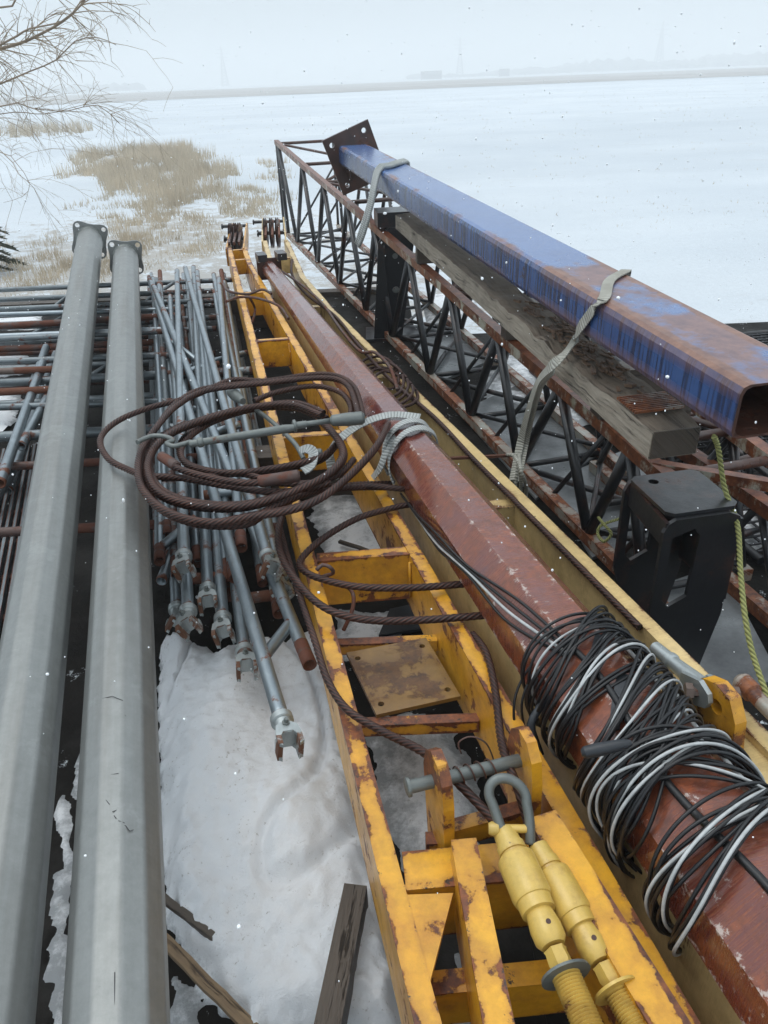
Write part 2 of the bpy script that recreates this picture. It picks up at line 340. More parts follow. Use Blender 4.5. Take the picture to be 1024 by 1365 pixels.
# ------------------------------------------------------------------ mesh building
class MB:
    def __init__(s):
        s.v = []; s.f = []; s.uv = []; s.wear = []; s.gr = []; s.al = []; s.sm = []; s.crisp = False
    def vert(s, p, wear=0., gr=0., al=0.):
        s.v.append(Vector(p)); s.wear.append(wear); s.gr.append(gr); s.al.append(al); return len(s.v) - 1
    def face(s, idx, uvs=None, smooth=False):
        s.f.append(tuple(idx)); s.sm.append(smooth)
        if uvs is None:
            uvs = [(s.v[i].x + s.v[i].z, s.v[i].y + s.v[i].z * .3) for i in idx]
        s.uv.extend(uvs)
    # closed profile swept along a path
    def sweep(s, prof, path, up=(0, 0, 1), scale=None, caps=True, smooth=False, inset=.012, sharp=True, twist=None, closed=False, groove=None):
        path = [Vector(p) for p in path]; up = Vector(up); n = len(path)
        pts = [Vector(p) for p in prof]
        wear = [0] * len(pts); gv = groove or [0] * len(pts)
        if sharp:
            q = []; wr = []
            k = len(pts)
            for i in range(k):
                a, b_ = pts[i], pts[(i + 1) % k]; L = (b_ - a).length
                q.append(a); wr.append(1.)
                if L > inset * 2.6:
                    q.append(a + (b_ - a) * (inset / L)); wr.append(0.)
                    q.append(b_ - (b_ - a) * (inset / L)); wr.append(0.)
            pts, wear = q, wr; gv = [0] * len(pts)
            # rings close to both ends so wear follows the cut ends
            if caps and not closed and n >= 2:
                L0 = (path[1] - path[0]).length; L1 = (path[-1] - path[-2]).length
                i0 = min(inset, L0 * .2); i1 = min(inset, L1 * .2)
                sc0 = scale or [1.] * n
                f0 = i0 / L0; f1 = i1 / L1
                path = [path[0], path[0].lerp(path[1], f0)] + path[1:-1] + [path[-1].lerp(path[-2], f1), path[-1]]
                scale = [sc0[0], sc0[0] + (sc0[1] - sc0[0]) * f0] + list(sc0[1:-1]) + [sc0[-1] + (sc0[-2] - sc0[-1]) * f1, sc0[-1]]
                n = len(path)
        scale = scale or [1.] * n
        per = [0.]
        for i in range(len(pts)): per.append(per[-1] + (pts[(i + 1) % len(pts)] - pts[i]).length)
        tot = sum((path[i + 1] - path[i]).length for i in range(n - 1)) or 1
        rings = []; along = 0; als = []
        prev = None; flip = None
        for i, p in enumerate(path):
            if closed: t = path[(i + 1) % n] - path[i - 1]
            else: t = path[min(i + 1, n - 1)] - path[max(i - 1, 0)]
            if t.length < 1e-9: t = Vector((0, 1, 0))
            t.normalize()
            if i: along += (path[i] - path[i - 1]).length
            als.append(along)
            if flip is None:
                sd_ = t.cross(up)
                if sd_.length < .2: sd_ = t.cross(Vector((0, 1, 0)) if abs(t.y) < .9 else Vector((1, 0, 0)))
                if not (len(path) > 2 and up.length == 0): pass
                sd_.normalize(); upv = sd_.cross(t).normalized()
                if smooth: flip = 1
            else:   # parallel transport for free curves
                upv = (upv - t * upv.dot(t)).normalized(); sd_ = t.cross(upv)
            sd_ = t.cross(upv).normalized()
            a = twist * along if twist else 0.
            ca, sa = math.cos(a), math.sin(a)
            ring = []
            ew = 1. if (sharp and not closed and caps and i in (0, n - 1)) else 0.
            for q, w, g in zip(pts, wear, gv):
                x, y = q.x * scale[i], q.y * scale[i]
                x, y = x * ca - y * sa, x * sa + y * ca
                ring.append(s.vert(p + sd_ * x + upv * y, max(w, ew), g, along / tot))
            rings.append(ring)
        k = len(pts)
        for i in range(n if closed else n - 1):
            j = (i + 1) % n
            a0 = als[i]; a1 = als[j] if j > i else als[i] + .02
            for q in range(k):
                q2 = (q + 1) % k
                s.face((rings[i][q], rings[i][q2], rings[j][q2], rings[j][q]), [(per[q], a0), (per[q + 1], a0), (per[q + 1], a1), (per[q], a1)], smooth)
        if caps and not closed:
            s.face(rings[0][::-1]); s.face(rings[-1])
        return s
    def beam(s, p0, p1, w, h, up=(0, 0, 1), inset=.012, w1=None):
        prof = [V(-w / 2, -h / 2), V(w / 2, -h / 2), V(w / 2, h / 2), V(-w / 2, h / 2)]
        return s.sweep(prof, [p0, p1], up, inset=inset, scale=[1, (w1 or w) / w])
    def rail(s, path, w, h, up=(0, 0, 1), inset=.012):
        prof = [V(-w / 2, -h / 2), V(w / 2, -h / 2), V(w / 2, h / 2), V(-w / 2, h / 2)]
        return s.sweep(prof, path, up, inset=inset)
    def tube(s, path, r, n=10, r1=None, caps=True, closed=False):
        prof = [V(math.cos(2 * PI * i / n) * r, math.sin(2 * PI * i / n) * r) for i in range(n)]
        sc = None
        if r1 is not None: sc = [1 + (r1 / r - 1) * i / (len(path) - 1) for i in range(len(path))]
        return s.sweep(prof, path, smooth=True, sharp=False, scale=sc, caps=caps, closed=closed)
    def pipe(s, p0, p1, ro, ri, n=14):
        """open hollow pipe"""
        p0 = Vector(p0); p1 = Vector(p1); t = (p1 - p0).normalized()
        a = t.cross(V(0, 0, 1)); a = a.normalized() if a.length > .1 else V(1, 0, 0); b_ = a.cross(t)
        L = (p1 - p0).length; rr = []
        stations = [(0, ri, .6), (0, ro, 1), (.03, ro, .4), (L * .5, ro, 0), (L - .03, ro, .4), (L, ro, 1), (L, ri, .6)]
        for d, r, w in stations:
            rr.append([s.vert(p0 + t * d + a * math.cos(2 * PI * i / n) * r + b_ * math.sin(2 * PI * i / n) * r, w, 0, d / L) for i in range(n)])
        rr.insert(0, [s.vert(p0 + t * min(.15, L * .4) + a * math.cos(2 * PI * i / n) * ri + b_ * math.sin(2 * PI * i / n) * ri, .6) for i in range(n)])
        rr.append([s.vert(p1 - t * min(.15, L * .4) + a * math.cos(2 * PI * i / n) * ri + b_ * math.sin(2 * PI * i / n) * ri, .6) for i in range(n)])
        dd = [.1] + [x[0] for x in stations] + [L - .1]
        for i in range(len(rr) - 1):
            for q in range(n):
                q2 = (q + 1) % n
                s.face((rr[i][q], rr[i][q2], rr[i + 1][q2], rr[i + 1][q]), [(q * .01, dd[i]), (q * .01 + .01, dd[i]), (q * .01 + .01, dd[i + 1]), (q * .01, dd[i + 1])], True)
        s.face(rr[0]); s.face(rr[-1])
        return s
    def rope(s, path, r, lobes=6, pitch=.11, per_lobe=4, closed=False, depth=.24):
        n = lobes * per_lobe; prof = []; gv = []
        for i in range(n):
            a = 2 * PI * i / n; c = abs(math.cos(a * lobes / 2))
            k = 1 - depth * (1 - c) ** 1.3
            prof.append(V(math.cos(a) * r * k, math.sin(a) * r * k)); gv.append((1 - c))
        return s.sweep(prof, path, smooth=True, sharp=False, twist=2 * PI / pitch, closed=closed, groove=gv)
    def lathe(s, p0, axis, prof, n=18, wearends=False):
        """prof: list of (distance along axis, radius)"""
        s.crisp = True
        p0 = Vector(p0); t = Vector(axis).normalized()
        a = t.cross(V(0, 0, 1)); a = a.normalized() if a.length > .1 else V(1, 0, 0); b_ = a.cross(t)
        rr = []
        for d, r in prof:
            rr.append([s.vert(p0 + t * d + a * math.cos(2 * PI * i / n) * r + b_ * math.sin(2 * PI * i / n) * r) for i in range(n)])
        for i in range(len(rr) - 1):
            for q in range(n):
                q2 = (q + 1) % n
                s.face((rr[i][q], rr[i][q2], rr[i + 1][q2], rr[i + 1][q]), [(q * .01, prof[i][0]), (q * .01 + .01, prof[i][0]), (q * .01 + .01, prof[i + 1][0]), (q * .01, prof[i + 1][0])], n > 8)
        s.face(rr[0][::-1]); s.face(rr[-1])
        return s
    def plate(s, outline, th, O, X, Y, holes=(), inset_wear=True):
        """flat plate: outline and round/polygon holes in the (X, Y) plane at O, thickness th along X x Y"""
        O, X, Y = Vector(O), Vector(X).normalized(), Vector(Y).normalized(); N = X.cross(Y).normalized()
        loops = [[Vector((p[0], p[1], 0)) for p in outline]]
        for h in holes:
            if len(h) == 3 and isinstance(h[0], (int, float)):
                loops.append([Vector((h[0] + h[2] * math.cos(-2 * PI * i / 14), h[1] + h[2] * math.sin(-2 * PI * i / 14), 0)) for i in range(14)])
            else: loops.append([Vector((p[0], p[1], 0)) for p in h])
        tris = tessellate_polygon(loops)
        flat = [p for l in loops for p in l]
        ids = []
        for z in (th / 2, -th / 2):
            ids.append([s.vert(O + X * p.x + Y * p.y + N * z, .3) for p in flat])
        # a centre point keeps wear at the rim only
        for t in tris:
            a, b_, c = [flat[i] for i in t]
            ccw = (b_ - a).cross(c - a).z > 0
            tt = t if ccw else t[::-1]
            m = (a + b_ + c) / 3
            for k, z in ((0, th / 2), (1, -th / 2)):
                ci = s.vert(O + X * m.x + Y * m.y + N * z, 0.)
                o = tt if k == 0 else tt[::-1]
                for q in range(3): s.face((ids[k][o[q]], ids[k][o[(q + 1) % 3]], ci))
        off = 0
        for li, l in enumerate(loops):
            k = len(l)
            for i in range(k):
                j = (i + 1) % k
                s.face((ids[0][off + i], ids[1][off + i], ids[1][off + j], ids[0][off + j]))
            off += k
        return s
    def build(s, name, mat, parent=None, origin=None, label=None):
        me = bpy.data.meshes.new(name)
        o = bpy.data.objects.new(name, me); COL.objects.link(o)
        base = V(0, 0, 0)
        if parent is not None:
            o.parent = parent; base = WORLD[parent.name]
        elif origin is not None:
            base = Vector(origin); o.location = base
        WORLD[o.name] = base if parent is None else base
        me.from_pydata([tuple(p - base) for p in s.v], [], s.f)
        uv = me.uv_layers.new(name='uv'); uv.data.foreach_set('uv', np.array(s.uv, dtype=np.float32).ravel())
        for nm, arr in (('wear', s.wear), ('groove', s.gr), ('along', s.al)):
            if any(arr):
                at = me.attributes.new(nm, 'FLOAT', 'POINT'); at.data.foreach_set('value', np.array(arr, dtype=np.float32))
        me.polygons.foreach_set('use_smooth', s.sm)
        me.materials.append(M[mat] if isinstance(mat, str) else mat)
        me.update()
        if s.crisp: me.set_sharp_from_angle(angle=math.radians(33))
        if label: o['label'] = label
        return o
WORLD = {}
def tag(o, label=None, cat=None, group=None, kind=None):
    if label: o['label'] = label
    if cat: o['category'] = cat
    if group: o['group'] = group
    if kind: o['kind'] = kind
    return o
def thing(name, label, cat, loc, group=None):
    o = bpy.data.objects.new(name, None); COL.objects.link(o); o.empty_display_size = .1
    o.location = Vector(loc); WORLD[o.name] = Vector(loc)
    return tag(o, label, cat, group)
def struct(name, mb, mat, origin=(0, 0, 0)):
    return tag(mb.build(name, mat, origin=origin), kind='structure')
def stuff(o): o['kind'] = 'stuff'; return o
def smooth_path(pts, step=.02, closed=False):
    """Catmull-Rom through the points, resampled"""
    P = [Vector(p) for p in pts]; out = []; n = len(P)
    rng = range(n) if closed else range(n - 1)
    for i in rng:
        if closed: p0, p1, p2, p3 = P[i - 1], P[i], P[(i + 1) % n], P[(i + 2) % n]
        else: p0, p1, p2, p3 = P[max(i - 1, 0)], P[i], P[i + 1], P[min(i + 2, n - 1)]
        k = max(2, int((p2 - p1).length / step))
        for j in range(k):
            t = j / k
            out.append(.5 * ((2 * p1) + (p2 - p0) * t + (2 * p0 - 5 * p1 + 4 * p2 - p3) * t * t + (-p0 + 3 * p1 - 3 * p2 + p3) * t ** 3))
    if not closed: out.append(P[-1])
    return out
def lin(p, q, t): return Vector(p).lerp(Vector(q), t)

# ------------------------------------------------------------------ the ground, the far field, the deck
def bareness(x, y):
    """how much weed and soil shows on the yard side of the field"""
    a = max(0., 1 - abs(y - 12) / 9) * (1.1 if x < 1 else max(0., 1.1 - (x - 1) * .5))
    b_ = max(0., 1 - math.hypot((x + 5) / 5, (y - 19) / 9)) * 1.2
    return min(1.3, a + b_)
g = MB()
xs = sorted(set([-3000, -1500, -700, -350, -180, -100, -60] + [round(-40 + i * .8, 2) for i in range(101)] + [60, 100, 180, 350, 700, 1500, 3000]))
ys = sorted(set([-300, -60, -20, -8] + [round(i * .5, 2) for i in range(0, 80)] + [round(40 + i * 3, 1) for i in range(20)] + [110, 130, 160, 200, 260, 340, 450, 600, 900, 1400, 2200, 3800]))
idx = {}
for j, y in enumerate(ys):
    for i, x in enumerate(xs):
        amp = .05 if abs(x) < 60 and y < 70 else 0
        z = GZ + amp * (noise.noise(V(x * .35, y * .35, 0)) + .5 * noise.noise(V(x * 1.1, y * 1.1, 4)))
        g.vert((x, y, z)); idx[i, j] = len(g.v) - 1; g.gr[-1] = 0; g.al[-1] = 0; g.wear[-1] = bareness(x, y)
for j in range(len(ys) - 1):
    for i in range(len(xs) - 1):
        g.face((idx[i, j], idx[i + 1, j], idx[i + 1, j + 1], idx[i, j + 1]), smooth=True)
go = struct('ground', g, 'ground')
at = go.data.attributes.new('bare', 'FLOAT', 'POINT'); at.data.foreach_set('value', np.array(g.wear, dtype=np.float32))

p = MB()
nseg = 60; row0 = []; row1 = []
for i in range(nseg + 1):
    x = -900 + 2400 * i / nseg
    y0 = 215 + 12 * noise.noise(V(x * .01, 0, 0)); y1 = 560 + 30 * noise.noise(V(x * .006, 9, 0))
    row0.append(p.vert((x, y0, GZ + .06))); row1.append(p.vert((x, y1, GZ + .06)))
for i in range(nseg): p.face((row0[i], row0[i + 1], row1[i + 1], row1[i]))
struct('ploughed_field', p, 'plough')

# deck of the trailer; its far edge is square to the load
DX0, DX1 = -6.0, 4.2
def deck_y(x): return 7.34 if x < -1.6 else 7.34 + (x + 1.6) * .0
d = MB()
th = .10
def slab(mb, x0, x1, y0, y1, z0, z1):
    mb.beam(((x0 + x1) / 2, y0, (z0 + z1) / 2), ((x0 + x1) / 2, y1, (z0 + z1) / 2), x1 - x0, z1 - z0)
slab(d, -6.0, .3, -1.6, 7.22, -.14, 0)
slab(d, .301, 3.6, -1.6, 5.85, -.14, 0)
deck = struct('trailer_deck', d, 'deck')
for i, (x0, x1) in enumerate([(-6.0, -3.2), (-3.19, -1.2), (-1.19, .3)]):
    e = MB(); slab(e, x0, x1, 7.225, 7.36, -.16, .035 + .004 * (i % 2)); o = e.build('edge_timber', 'wet_wood', deck)
u_ = MB()
for x, ye in ((-2.2, 7.1), (.6, 5.8)): slab(u_, x - .1, x + .1, -1.4, ye, -.42, -.145)
for y in (.5, 2.5, 4.6, 6.6): slab(u_, -5.8, 3.5 if y < 5.8 else .2, y - .05, y + .05, -.52, -.425)
u_.build('chassis_beam', 'black', deck)
for x in (-5.2, -2.2, .0, 3.0):
    for y in (.5, 4.6, 6.6):
        if x > 1 and y > 6: continue
        e = MB(); slab(e, x - .15, x + .15, y - .15, y + .15, GZ - .1, -.525); e.build('support_block', 'wet_wood', deck)

# ------------------------------------------------------------------ snow lying on the deck
def snow_layer():
    polys = [   # outline on the deck, thickness, slushiness
        (sights([(212, 872, 0), (262, 868, 0), (300, 885, 0), (345, 870, 0), (440, 860, 0), (470, 960, 0), (500, 1080, 0), (545, 1400, 0), (330, 1400, 0), (290, 1345, 0), (240, 1275, 0), (216, 1190, 0)]), .165, .0),
        (sights([(485, 960, 0), (560, 950, 0), (600, 965, 0), (640, 1030, 0), (640, 1180, 0), (560, 1210, 0), (520, 1120, 0)]), .03, .55),
        (sights([(405, 650, 0), (470, 645, 0), (520, 700, 0), (545, 745, 0), (520, 760, 0), (440, 770, 0)]), .03, .35),
        (sights([(445, 815, 0), (530, 815, 0), (535, 850, 0), (510, 880, 0), (450, 880, 0)]), .025, .35),
        (sights([(70, 1065, 0), (85, 1060, 0), (100, 1110, 0), (96, 1165, 0), (76, 1130, 0)]), .03, .1),
        (sights([(95, 965, 0), (112, 950, 0), (112, 1070, 0), (100, 1060, 0)]), .02, .2),
        (sights([(70, 1170, 0), (95, 1160, 0), (92, 1400, 0), (66, 1400, 0)]), .02, .3),
        (sights([(0, 415, 0), (60, 418, 0), (50, 440, 0), (-80, 440, 0), (-80, 415, 0)]), .03, .1),
        (sights([(-60, 450, 0), (45, 452, 0), (30, 500, 0), (-60, 510, 0)]), .03, .1),
        (sights([(-60, 512, 0), (30, 525, 0), (16, 600, 0), (-80, 620, 0)]), .03, .25),
        (sights([(236, 1290, 0), (262, 1330, 0), (268, 1400, 0), (228, 1400, 0), (224, 1310, 0)]), .03, .3),
        (sights([(610, 1270, 0), (660, 1290, 0), (650, 1400, 0), (600, 1400, 0)]), .02, .7),
        (sights([(560, 385, 0), (640, 395, 0), (600, 440, 0), (570, 430, 0)]), .03, .2),
        (sights([(640, 470, 0), (760, 480, 0), (800, 560, 0), (720, 590, 0), (650, 540, 0)]), .02, .45),
        (sights([(960, 640, 0), (1040, 650, 0), (1040, 720, 0), (990, 740, 0), (940, 690, 0)]), .03, .2),
    ]
    rnd = []
    for poly, t, s in polys: rnd.append((np.array([(q.x, q.y) for q in poly]), t, s))
    mb = MB(); thin = []
    def field(X, Y):
        """best thickness and slush at each grid point"""
        best = np.full(X.shape, -1.); sl = np.zeros(X.shape); thk = np.zeros(X.shape)
        for P, t, s in rnd:
            dmin = np.full(X.shape, 1e9); inside = np.zeros(X.shape, bool)
            n = len(P)
            for i in range(n):
                ax, ay = P[i]; bx, by = P[(i + 1) % n]
                ex, ey = bx - ax, by - ay; L2 = ex * ex + ey * ey + 1e-12
                tt = np.clip(((X - ax) * ex + (Y - ay) * ey) / L2, 0, 1)
                dd = np.hypot(X - ax - tt * ex, Y - ay - tt * ey); dmin = np.minimum(dmin, dd)
                c = ((ay > Y) != (by > Y)) & (X < (bx - ax) * (Y - ay) / (by - ay + 1e-12) + ax); inside ^= c
            sd = np.where(inside, dmin, -dmin)
            better = sd > best; best = np.where(better, sd, best); sl = np.where(better, s, sl); thk = np.where(better, t, thk)
        return best, sl, thk
    for (x0, x1, y0, y1, st) in [(-.95, .45, .35, 3.4, .0085), (-4.2, -2.2, 2.4, 7.1, .03), (.2, 3.2, 2.4, 7.1, .03)]:
        nx = int((x1 - x0) / st); ny = int((y1 - y0) / st)
        gx = x0 + np.arange(nx + 1) * st; gy = y0 + np.arange(ny + 1) * st
        X, Y = np.meshgrid(gx, gy); sd, sl, thk = field(X, Y)
        ids = {}
        H = np.zeros(X.shape)
        for j in range(ny + 1):
            for i in range(nx + 1):
                if sd[j, i] < -.06: H[j, i] = -1; continue
                x, y = X[j, i], Y[j, i]
                nz = noise.fractal(V(x * 9, y * 9, 1), 1, 2, 5)
                e = sd[j, i] + .022 * nz + .015 * noise.noise(V(x * 30, y * 30, 3))
                k = min(1., max(0., e / .10)); k = math.sin(k * PI / 2)
                H[j, i] = e * .8 if e < 0 else thk[j, i] * k * (.75 + .55 * noise.noise(V(x * 3.5, y * 2.6, 5)) + .07 * noise.fractal(V(x * 24, y * 24, 2), .8, 2, 4))
                if thk[j, i] > .06: H[j, i] -= .035 * math.exp(-((noise.noise(V(x * 3, y * 1.5, 9)) + .05) / .035) ** 2) * k
        for j in range(ny):
            for i in range(nx):
                c = [(i, j), (i + 1, j), (i + 1, j + 1), (i, j + 1)]
                if max(H[b_, a] for a, b_ in c) < 0: continue
                q = []
                for a, b_ in c:
                    if (a, b_) not in ids:
                        hh = H[b_, a]
                        z = max(hh, -.02)
                        ids[a, b_] = mb.vert((X[b_, a], Y[b_, a], z))
                        t_ = thk[b_, a] or .03
                        thin.append(min(1., max(0., 1 - (max(hh, 0)) / (.045 if t_ > .06 else .03)) * .8 + sl[b_, a] * .7))
                    q.append(ids[a, b_])
                mb.face(q, smooth=True)
    o = mb.build('deck_snow', 'snow'); at = o.data.attributes.new('thin', 'FLOAT', 'POINT')
    at.data.foreach_set('value', np.array(thin, dtype=np.float32))
    return tag(o, 'patchy wet snow lying on the dark deck', 'snow', kind='stuff')
snow_layer()

# ------------------------------------------------------------------ two tapered light poles
def light_pole(label, far_c, near_c, r_far, r_near, z_far, z_near, flange_rot):
    a = Vector((far_c[0], far_c[1], z_far)); b_ = Vector((near_c[0], near_c[1], z_near))
    t = (b_ - a).normalized(); root = thing('light_pole', label, 'light pole', (a.x, a.y, z_far - r_far), 'galvanised light poles lying side by side')
    mb = MB(); n = 12
    prof = []
    for i in range(n):       # twelve facets with softly bent corners
        for k in (-.32, 0, .32):
            an = 2 * PI * (i + .5) / n + k * PI / n * .9; rad = math.cos(PI / n) / math.cos(PI / n * (1 - abs(k) * .9)) if k else .995
            prof.append(V(math.cos(an) * r_far * rad, math.sin(an) * r_far * rad))
    path = [a + (b_ - a) * (i / 24) for i in range(25)]
    path = [q + V(0, 0, 0) for q in path]
    mb.sweep(prof, path, sharp=False, smooth=True, scale=[1 + (r_near / r_far - 1) * i / 24 for i in range(25)])
    sh = mb.build('shaft', 'pole', root)
    # base flange with four slotted holes, welded collar
    X = t.cross(V(0, 0, 1)).normalized(); Y = X.cross(t).normalized()
    X2 = X * math.cos(flange_rot) + Y * math.sin(flange_rot); Y2 = Y * math.cos(flange_rot) - X * math.sin(flange_rot)
    R_ = r_far * 1.52; out = []
    for k in range(4):
        ca = PI / 4 + k * PI / 2
        for da, rr in ((-.30, 1.0), (-.14, 1.10), (0, 1.13), (.14, 1.10), (.30, 1.0), (.62, .84), (.95, .84)): out.append((math.cos(ca + da) * R_ * rr, math.sin(ca + da) * R_ * rr))
    holes = [(math.cos(PI / 4 + k * PI / 2) * R_ * .93, math.sin(PI / 4 + k * PI / 2) * R_ * .93, .023) for k in range(4)]
    holes = [[(h[0] + .021 * math.cos(-q * PI / 6) , h[1] + .021 * math.sin(-q * PI / 6)) for q in range(12)] for h in holes]
    MB().plate(out, .022, a, X2, Y2, holes + [[(math.cos(-q * PI / 8) * r_far * .75, math.sin(-q * PI / 8) * r_far * .75) for q in range(16)]]).build('base_flange', 'pole', root)
    MB().lathe(a + t * .008, t, [(0, r_far * 1.12), (.012, r_far * 1.10), (.03, r_far * 1.015), (.034, r_far * .98)], 24).build('weld_collar', 'grey_iron', root)
    return root
f1 = sight(120, 320, .46); m1 = sight(59.5, 760, .485); g1 = m1 + (m1 - f1).normalized() * 1.9
f2 = sight(168, 343, .46); m2 = sight(156, 1365, .495); g2 = m2 + (m2 - f2).normalized() * .5
light_pole('left grey light pole, cut off by the left picture edge', (f1.x, f1.y), (g1.x, g1.y), .120, .074, f1.z, g1.z, .25)
light_pole('right grey light pole with wire rope looped over its middle', (f2.x, f2.y), (g2.x, g2.y), .106, .078, f2.z, g2.z, .1)

# faded marker strokes and snow crumbs on the right pole
mk = MB()
def onpole(u, v):
    a_, b_ = Vector((f2.x, f2.y, f2.z)), Vector((g2.x, g2.y, g2.z)); d_ = fwd + CR * ((u - 512) / FOC) - CU * ((v - 682.5) / FOC); d_.normalize()
    ax_ = (b_ - a_).normalized(); C0 = V(0, 0, CAM_H); best = None; L_ = (b_ - a_).length
    lo = .3; 
    for k in range(1400):
        q = C0 + d_ * (lo + k * .004); tt = (q - a_).dot(ax_); rr_ = .106 + (.078 - .106) * tt / L_
        if (q - a_ - ax_ * tt).length < rr_ * .999: return q
    return q
pole2 = bpy.data.objects['light_pole.001']
for (a, b_) in [((141, 1066), (146, 1072)), ((150, 1082), (158, 1079)), ((152, 1087), (155, 1091)), ((158, 1094), (166, 1097)), ((160, 1099), (168, 1101)), ((168, 1101), (173, 1108)), ((173, 1108), (178, 1106)), ((137, 931), (150, 928)), ((150, 928), (164, 934)), ((133, 1035), (158, 1031)), ((164, 950), (168, 955)), ((153, 1296), (153, 1345))]:
    mk.tube([onpole(*a), onpole(*b_)], .0007, 5)
stuff(mk.build('marker_strokes', 'wire', pole2, label='faint dark marker strokes'))

# ------------------------------------------------------------------ scaffold frames and decks lying under the poles
SCAFF_LABELS = ['scaffold frame of dull pipe nearest the far deck edge', 'scaffold frame under the poles, second from the deck edge', 'scaffold frame with slanting legs at the left picture edge',
             'rust brown scaffold frame over the slatted plank', 'lowest dull scaffold frame on the deck under the poles', 'thick dark scaffold frame crossing under both poles']
def scaffold_frame(k, xs_, ys_, z, lean, mat, nrung=3, r=.022):
    root = thing('pipe_scaffold', SCAFF_LABELS[k], 'scaffold frame', (sum(xs_) / 2, ys_[0], 0), 'scaffold frames stacked under the light poles')
    for i, y in enumerate(ys_):
        dz = .006 * i
        p0 = V(xs_[0], y, z + dz); p1 = V(xs_[1], y + lean, z + dz * .5)
        MB().pipe(p0, p1, r, r * .8, 12).build('leg', mat, root)
    for i in range(nrung):
        f = (i + .35) / nrung
        a = V(xs_[0] + (xs_[1] - xs_[0]) * f, ys_[0] + lean * f, z); b_ = V(xs_[0] + (xs_[1] - xs_[0]) * f - .03 * lean + R.uniform(-.1, .1), ys_[-1] + lean * f, z + .006)
        MB().tube([a, b_], r * .72, 10).build('rung', mat, root)
    return root
scaffold_frame(0, (-4.6, -1.25), (7.0, 6.6, 6.25), .22, .05, 'frame_tube', 4)
scaffold_frame(1, (-4.4, -1.2), (6.35, 5.95, 5.62), .15, .10, 'frame_tube', 4)
scaffold_frame(4, (-4.3, -1.15), (5.3, 4.85), .09, .02, 'frame_tube', 3)
scaffold_frame(3, (-3.6, -.75), (3.25, 2.62), .22, .06, 'brown_tube', 0, .02)
scaffold_frame(5, (-3.8, -.75), (4.4, 3.55), .24, .07, 'frame_tube', 0, .027)
# frame whose legs run with the poles
root = thing('pipe_scaffold', SCAFF_LABELS[2], 'scaffold', (-2.6, 4.5, 0), 'scaffold frames stacked under the light poles')
for (a, b_) in [((58, 480, .27), (0, 645, .27)), ((66, 525, .25), (28, 595, .25)), ((62, 462, .26), (44, 512, .26)), ((75, 470, .12), (10, 655, .12)), ((18, 625, .18), (-10, 670, .18))]:
    MB().pipe(sight(*a), sight(*b_), .024, .019, 12).build('leg', 'galv', root)
for (a, b_) in [((-120, 500, .30), (75, 492, .30)), ((-120, 529, .29), (72, 519, .29))]:
    MB().pipe(sight(*a), sight(*b_), .021, .017, 12).build('rung', 'rusty_tube', root)
for k, (v0, z) in enumerate([(418, .30), (433, .30), (436, .25), (447, .28), (452, .33), (463, .20), (478, .28), (541, .27), (430, .18), (470, .12), (538, .14), (456, .1), (489, .1), (512, .08)]):
    a = sight(-70, v0 + R.uniform(3, 8), z); b_ = sight(236 + R.uniform(-6, 8), v0 - 10 + R.uniform(-3, 6), z)
    o = MB().pipe(a, b_, R.choice((.019, .022, .024)), .016, 12).build('scaffold_tube', R.choice(('frame_tube', 'galv', 'frame_tube', 'brown_tube')), origin=lin(a, b_, .5))
    tag(o, 'dull scaffold pipe lying crosswise under the light poles near the deck edge', 'scaffold tube', 'crosswise pipes under the light poles')

def slatted_plank(label, o0, o1, w, z, nsl, mat='frame_tube'):
    """steel scaffold plank made of thin lengthwise slats"""
    o0, o1 = Vector(o0), Vector(o1); t = (o1 - o0).normalized(); X = t.cross(V(0, 0, 1)).normalized()
    root = thing('scaffold_plank', label, 'scaffold plank', (o0.x, o0.y, 0))
    for i in range(nsl):
        off = X * (w * (i / (nsl - 1) - .5))
        MB().beam(o0 + off + V(0, 0, z), o1 + off + V(0, 0, z), .014, .03, inset=.004).build('slat', mat, root)
    k = 9
    for i in range(k):
        c = lin(o0, o1, (i + .5) / k) + V(0, 0, z - .025)
        MB().beam(c - X * w / 2, c + X * w / 2, .03, .018).build('crossbar', 'brown_tube', root)
    return root
slatted_plank('slatted steel plank at the left edge beside the left pole', (-1.98, 3.75, 0), (-1.22, 1.3, 0), .40, .10, 14)
slatted_plank('second slatted steel plank hidden mostly outside the left edge', (-2.43, 3.70, 0), (-1.68, 1.2, 0), .38, .09, 13)

